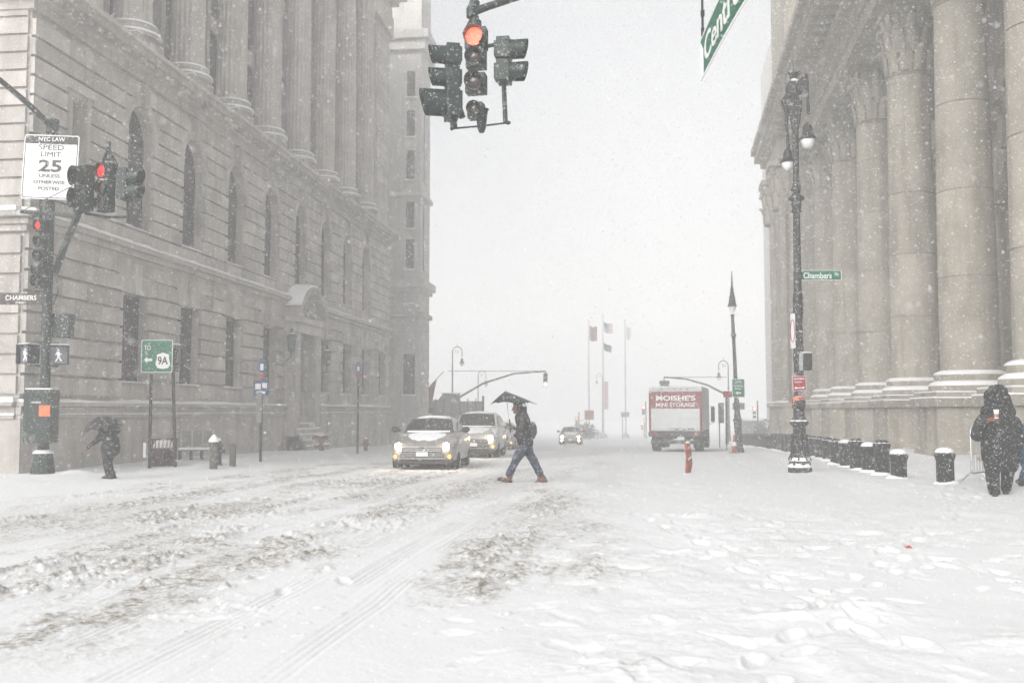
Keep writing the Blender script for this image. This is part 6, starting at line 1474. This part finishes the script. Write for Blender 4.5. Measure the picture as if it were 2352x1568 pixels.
for j in range(1, 6):
    for i in range(nn):
        f = j/5; a = 2*math.pi*i/nn; g = (i % n_s)/n_s; r_ = .40*math.sin(f*1.35)/math.sin(1.35)*(1-.09*math.sin(math.pi*g)*f); vs.append(cen+rot @ V3(r_*math.cos(a)*1.14, r_*math.sin(a)*.95, .20*math.cos(f*1.5)-.07*max(0, -math.cos(a))*f+.02*math.sin(3*a)*f))
for i in range(nn): fs.append((0, 1+i, 1+(i+1) % nn))
for j in range(4):
    for i in range(nn): fs.append((1+j*nn+i, 1+(j+1)*nn+i, 1+(j+1)*nn+(i+1) % nn, 1+j*nn+(i+1) % nn))
c = MB().add(vs, fs).build('canopy', 'nylon', u2); s_ = c.modifiers.new('s', 'SOLIDIFY'); s_.thickness = .004
MB().tube([cen+rot @ V3(0, 0, .23), BZ(728, 1000, .12)], .007, 6).build('shaft', 'steel', u2)
for k in range(8):
    a = 2*math.pi*k/8; MB().tube([cen+rot @ V3(.40*math.sin(f*1.35)/math.sin(1.35)*math.cos(a)*1.12, .38*math.sin(f*1.35)/math.sin(1.35)*math.sin(a), .185*math.cos(f*1.5)-.07*max(0, -math.cos(a))*f) for f in (0.05, .3, .6, .85, 1.)], .004, 5).build('rib', 'steel', u2)
MB().tube([BZ(838, 1012, .1), BZ(886, 1027, .1)], .012, 6).build('loose_tip', 'nylon', u2)
# hooded person on the right with a cup
DR = 17.4; mq = P(2292, 1141, DR); Km = DR/F
gm = G(mq.x, mq.y)
mn = T('person', 'person in bulky black hooded coat holding a white paper cup, near the right edge', 'person', (mq.x, mq.y, gm), PSI)
def MZ(u, v, d=0): return loc_(u, v, DR+d, mq, gm)
fdm = V3(.12, -1, -.25).normalized()
pl = []; headp(pl, MZ(2290, 918, .02), fdm, 1.02)
pl += [('c', MZ(2291, 938, .03), MZ(2292, 950, .04), .06, .07), ('c', MZ(2292, 970, .04), MZ(2294, 1040, .04), .17, .16), ('c', MZ(2262, 965, .03), MZ(2324, 965, .03), .08, .08)]
pl += [('c', MZ(2281, 1050, .02), MZ(2279, 1088, -.03), .09, .06), ('c', MZ(2279, 1088, -.03), MZ(2286, 1130, .0), .055, .04), ('c', MZ(2312, 1050, .06), MZ(2316, 1088, .1), .09, .06), ('c', MZ(2316, 1088, .1), MZ(2310, 1122, .17), .055, .04)]
pl += [('c', MZ(2253, 970, .02), MZ(2246, 1002, -.06), .055, .045), ('c', MZ(2246, 1002, -.06), MZ(2268, 968, -.26), .042, .032), ('c', MZ(2330, 970, .03), MZ(2340, 1008, .02), .055, .045), ('c', MZ(2340, 1008, .02), MZ(2334, 1038, -.06), .042, .032)]
hand(pl, MZ(2334, 1038, -.06), V3(-.3, -.3, -1), V3(-1, 0, 0), .5, -1)
blob('body', pl, .0072, 'skin', mn, 2)
pl = [('c', MZ(2270, 965, -.27), MZ(2277, 963, -.30), .036, .038)]
hand(pl, MZ(2277, 963, -.30), V3(1, -.25, .05), V3(0, -.2, 1), .75, 1); pl2 = [pl[0]]+[(q[0], q[1], q[2], q[3]*1.35, q[4]*1.35) for q in pl[1:]]
blob('glove', pl2, .006, 'skind', mn, 2)
co = [('c', MZ(2292, 968, .04), MZ(2294, 1010, .05), .24, .25), ('c', MZ(2283, 1010, .05), MZ(2286, 1052, .06), .22, .21), ('c', MZ(2308, 1010, .05), MZ(2312, 1062, .06), .22, .20), ('c', MZ(2262, 968, .04), MZ(2322, 968, .04), .13, .13), ('c', MZ(2330, 1050, .05), MZ(2327, 1066, .05), .10, .09)]
co += [('c', MZ(2255, 972, .03), MZ(2245, 1000, -.05), .125, .11), ('c', MZ(2245, 1000, -.05), MZ(2264, 972, -.24), .10, .07), ('c', MZ(2328, 970, .04), MZ(2339, 1006, .03), .125, .11), ('c', MZ(2339, 1006, .03), MZ(2333, 1040, -.05), .10, .08)]
blob('coat', co, .016, 'jacket', mn, 3, .03, 9)
blob('hood', [('e', MZ(2289, 912, .08), (.19, .19, .20)), ('c', MZ(2282, 898, .03), MZ(2298, 900, .03), .11, .12), ('c', MZ(2306, 912, .03), MZ(2321, 930, .0), .10, .06), ('c', MZ(2270, 905, -.02), MZ(2273, 940, -.03), .07, .07), ('c', MZ(2306, 905, -.02), MZ(2304, 940, -.03), .07, .07), ('c', MZ(2281, 897, -.07), MZ(2300, 898, -.07), .06, .06), ('c', MZ(2268, 945, .04), MZ(2318, 945, .04), .11, .11), ('c', MZ(2278, 938, -.07), MZ(2300, 938, -.07), .06, .06)], .013, 'jacket', mn, 3, .025, 10)
blob('trousers', [('c', MZ(2280, 1045, .02), MZ(2279, 1088, -.03), .15, .115), ('c', MZ(2279, 1088, -.03), MZ(2285, 1127, .0), .112, .095), ('c', MZ(2314, 1045, .06), MZ(2316, 1088, .1), .15, .11), ('c', MZ(2316, 1088, .1), MZ(2311, 1118, .17), .108, .09)], .015, 'pants', mn, 3, .025, 11)
boot(mn, MZ(2287, 1127, .0), MZ(2287, 1141, .08), MZ(2285, 1142, -.22), 'bootb'); boot(mn, MZ(2309, 1118, .18), MZ(2309, 1128, .28), MZ(2311, 1134, .0), 'bootb')
cu_ = T('paper_cup', 'white paper cup with cardboard sleeve held by the hooded person on the right', 'cup', (mq.x, mq.y, gm), PSI)
c0 = MZ(2289, 961, -.385)
MB().lathe([(.030, 0), (.042, .135), (.045, .137), (.045, .15), (.04, .155)], c0, 18).build('cup_body', 'cup', cu_, smooth=40)
MB().lathe([(.034, .02), (.040, .08)], c0, 18).build('sleeve', 'sleeve', cu_, smooth=40)
# person at the frame edge, blue denim
eq = P(2372, 1132, 18.6); t = T('person', 'person in blue denim stepping along behind the hooded person, cut off by the right edge', 'person', (eq.x, eq.y, G(eq.x, eq.y)), PSI)
Ke = 18.6/F
def EZ(u, v, d=0): return loc_(u, v, 18.6+d, eq, G(eq.x, eq.y))
pl = []; headp(pl, EZ(2392, 925), V3(1, -.3, -.1).normalized())
pl += [('c', EZ(2390, 940), EZ(2388, 955), .055, .06), ('c', EZ(2386, 970), EZ(2378, 1030), .14, .14), ('c', EZ(2386, 968, -.16), EZ(2386, 968, .16), .07, .07), ('c', EZ(2374, 1035, -.08), EZ(2366, 1075, -.08), .09, .06), ('c', EZ(2366, 1075, -.08), EZ(2353, 1105, -.08), .058, .04), ('c', EZ(2378, 1035, .08), EZ(2392, 1080, .08), .09, .06), ('c', EZ(2392, 1080, .08), EZ(2396, 1120, .08), .058, .04)]
pl += [('c', EZ(2384, 975, -.17), EZ(2376, 1012, -.2), .05, .04), ('c', EZ(2376, 1012, -.2), EZ(2384, 1042, -.22), .04, .028), ('c', EZ(2388, 975, .17), EZ(2392, 1012, .2), .05, .04), ('c', EZ(2392, 1012, .2), EZ(2402, 1038, .2), .04, .028)]
hand(pl, EZ(2384, 1042, -.22), V3(.2, 0, -1), V3(1, 0, 0), .4); hand(pl, EZ(2402, 1038, .2), V3(.2, 0, -1), V3(1, 0, 0), .4)
blob('body', pl, .0072, 'skin', t, 2)
blob('jacket', [('c', EZ(2386, 970), EZ(2380, 1030), .18, .19), ('c', EZ(2386, 968, -.15), EZ(2386, 968, .15), .09, .09), ('c', EZ(2384, 975, -.18), EZ(2376, 1012, -.21), .08, .07), ('c', EZ(2376, 1012, -.21), EZ(2384, 1038, -.22), .065, .05), ('c', EZ(2388, 975, .18), EZ(2392, 1012, .21), .08, .07), ('c', EZ(2392, 1012, .21), EZ(2401, 1034, .2), .065, .05), ('c', EZ(2360, 985, .05), EZ(2358, 1060, .05), .12, .13)], .015, 'jeansb', t, 3, .02, 12)
blob('hood', [('e', EZ(2388, 920), (.13, .13, .14)), ('c', EZ(2385, 935), EZ(2385, 950), .09, .1)], .013, 'jeansb', t, 3, .012, 13)
blob('jeans', [('c', EZ(2370, 1035, -.07), EZ(2362, 1072, -.08), .13, .11), ('c', EZ(2362, 1072, -.08), EZ(2352, 1098, -.08), .105, .085), ('c', EZ(2378, 1035, .07), EZ(2392, 1078, .08), .13, .1), ('c', EZ(2392, 1078, .08), EZ(2396, 1115, .08), .1, .08)], .014, 'jeansb', t, 3, .02, 14)
boot(t, EZ(2352, 1103, -.08), EZ(2337, 1108, -.08), EZ(2358, 1131, -.08), 'bootb'); boot(t, EZ(2396, 1118, .08), EZ(2388, 1131, .08), EZ(2425, 1131, .08), 'bootb')
# crowd barrier
q = P(2232, 1085, 20.0); t = T('crowd_barrier', 'galvanised steel crowd barrier behind the hooded person on the right', 'barrier', (q.x, q.y, G(q.x, q.y)), PSI+R(40))
k = MB(); k.tube([(.0, 0, .16), (0, 0, 1.02), (.06, 0, 1.1), (2.2, 0, 1.1), (2.27, 0, 1.02), (2.27, 0, .16), (2.2, 0, .16), (.06, 0, .16)], .020, 8, closed=True)
k.build('rail_frame', 'steel', t, smooth=40); b_ = MB()
for i in range(1, 19): b_.tube([(i*.12, 0, .16), (i*.12, 0, 1.1)], .009, 6)
b_.build('bars', 'steel', t)
for x in (.2, 2.05): MB().tube([(x, -.34, -.05), (x, -.12, .16), (x, .12, .16), (x, .34, -.05)], .016, 6).build('foot', 'steel', t)
MB().bb(.05, 2.2, -.02, .02, .182, .20).build('snow_ledge', 'snow', t)

for o in list(COL.objects):
    n_ = o.name.split('.')[0]; top = o
    while top.parent: top = top.parent
    near = top.location.y < 30
    if n_ in ('jacket', 'coat', 'hood', 'trousers', 'jeans', 'backpack') and top.get('category') == 'person': dust(o, int({'coat': 800, 'jacket': 600, 'hood': 240, 'trousers': 450, 'jeans': 400, 'backpack': 160}[n_]*(.35 if top.location.x < -9 else 1)), .006, seed=len(n_))
    elif n_ == 'canopy' and near: dust(o, 110, .008)
    elif n_ == 'signal_head' and near: dust(o, 160, .009, seed=int(o.location.x*100) % 97)
    elif n_ == 'visor' and near and top.location.y < 20: dust(o, 60, .007)
    elif n_ in ('shaft', 'base') and top.name.startswith('street_lamp'): dust(o, 900, .011, seed=8)
    elif n_ == 'pole' and top.name.startswith('signal_pole'): dust(o, 500, .011)
    elif n_ in ('cabinet', ) and near: dust(o, 350, .010)
    elif n_ == 'body' and top.get('category') == 'car' and near: dust(o, 1500, .014)
    elif n_ in ('chassis', 'cab', 'rear_sign_panel'): dust(o, 250 if n_[0] == 'r' else 900, .02)
    elif n_ == 'shaft' and top.get('category') == 'bollard' and top.location.y < 30: dust(o, 160, .010, seed=int(top.location.y*10))
# ------------------------------------------------------------ falling snow and the white air
fl = bpy.data.materials.new('snowflake'); fl.use_nodes = True; n = fl.node_tree; n.nodes.clear()
d_ = n.nodes.new('ShaderNodeBsdfDiffuse'); d_.inputs[0].default_value = (1, 1, 1, 1); tr_ = n.nodes.new('ShaderNodeBsdfTranslucent'); tr_.inputs[0].default_value = (1, 1, 1, 1)
mx_ = n.nodes.new('ShaderNodeMixShader'); mx_.inputs[0].default_value = .5; ou = n.nodes.new('ShaderNodeOutputMaterial')
n.links.new(d_.outputs[0], mx_.inputs[1]); n.links.new(tr_.outputs[0], mx_.inputs[2]); n.links.new(mx_.outputs[0], ou.inputs[0]); M['flake'] = fl
NF = 460000
rs = np.random.RandomState(11)
D = np.where(rs.rand(NF) < .42, 2.6+rs.rand(NF)*20, 22+rs.rand(NF)*75); D[:1400] = 1.0+rs.rand(1400)*2.4
a = (rs.rand(NF)*2-1)*.60*D+(rs.rand(NF)*2-1)*1.0
zz_ = 1.5+(-.30+rs.rand(NF)*.80)*D
X = a*math.cos(PSI)-D*math.sin(PSI); Y = a*math.sin(PSI)+D*math.cos(PSI)
ok = (zz_ > terr0(X, Y)+.05) & (X > -14.2) & ((X*math.cos(A2)-Y*math.sin(A2)) < 11)
X, Y, zz_, D = X[ok], Y[ok], zz_[ok], D[ok]; n_ = len(X)
size = (.0013+.0034*rs.rand(n_)**2.5)*(1+np.clip(D-6, 0, 22)*.07+np.clip(D-26, 0, 40)*.17)
size[D < 3.4] = .0016+.0016*rs.rand((D < 3.4).sum())
size = np.minimum(size, .0012*(D < 3.4)+D*.0011+.0008*(rs.rand(n_) > .97))
base = np.array([[1, 0, -.5], [-.1, .9, .35], [-1, -.2, -.3], [.1, -.9, .7]])
ax = rs.randn(n_, 3, 3)*.28+np.eye(3)
tet = np.einsum('ij,njk->nik', base, ax)*size[:, None, None]
tet[:, :, 2] *= 1.25; tet[:, :, 0] += tet[:, :, 2]*-.35
co = (tet+np.stack([X, Y, zz_], 1)[:, None, :]).reshape(-1, 3)
tri = np.array([[0, 1, 3], [1, 2, 3]])
q = (tri[None]+4*np.arange(n_)[:, None, None]).reshape(-1, 3)
me = bpy.data.meshes.new('snowfall'); me.vertices.add(len(co)); me.vertices.foreach_set('co', co.ravel()); me.loops.add(q.size); me.loops.foreach_set('vertex_index', q.ravel().astype(np.int32))
me.polygons.add(len(q)); me.polygons.foreach_set('loop_start', (np.arange(len(q))*3).astype(np.int32)); me.update(calc_edges=True)
link('snowfall', me, 'flake', kind='stuff')
hm = bpy.data.materials.new('white air'); hm.use_nodes = True; n = hm.node_tree; n.nodes.clear()
pv_ = n.nodes.new('ShaderNodeVolumePrincipled'); pv_.inputs['Color'].default_value = (1, 1, 1, 1); pv_.inputs['Density'].default_value = HAZE; pv_.inputs['Anisotropy'].default_value = 0
ou = n.nodes.new('ShaderNodeOutputMaterial'); n.links.new(pv_.outputs[0], ou.inputs['Volume'])
MB().bb(-1150, 1150, -620, 520, -8, 50).build('haze', hm, kind='stuff')
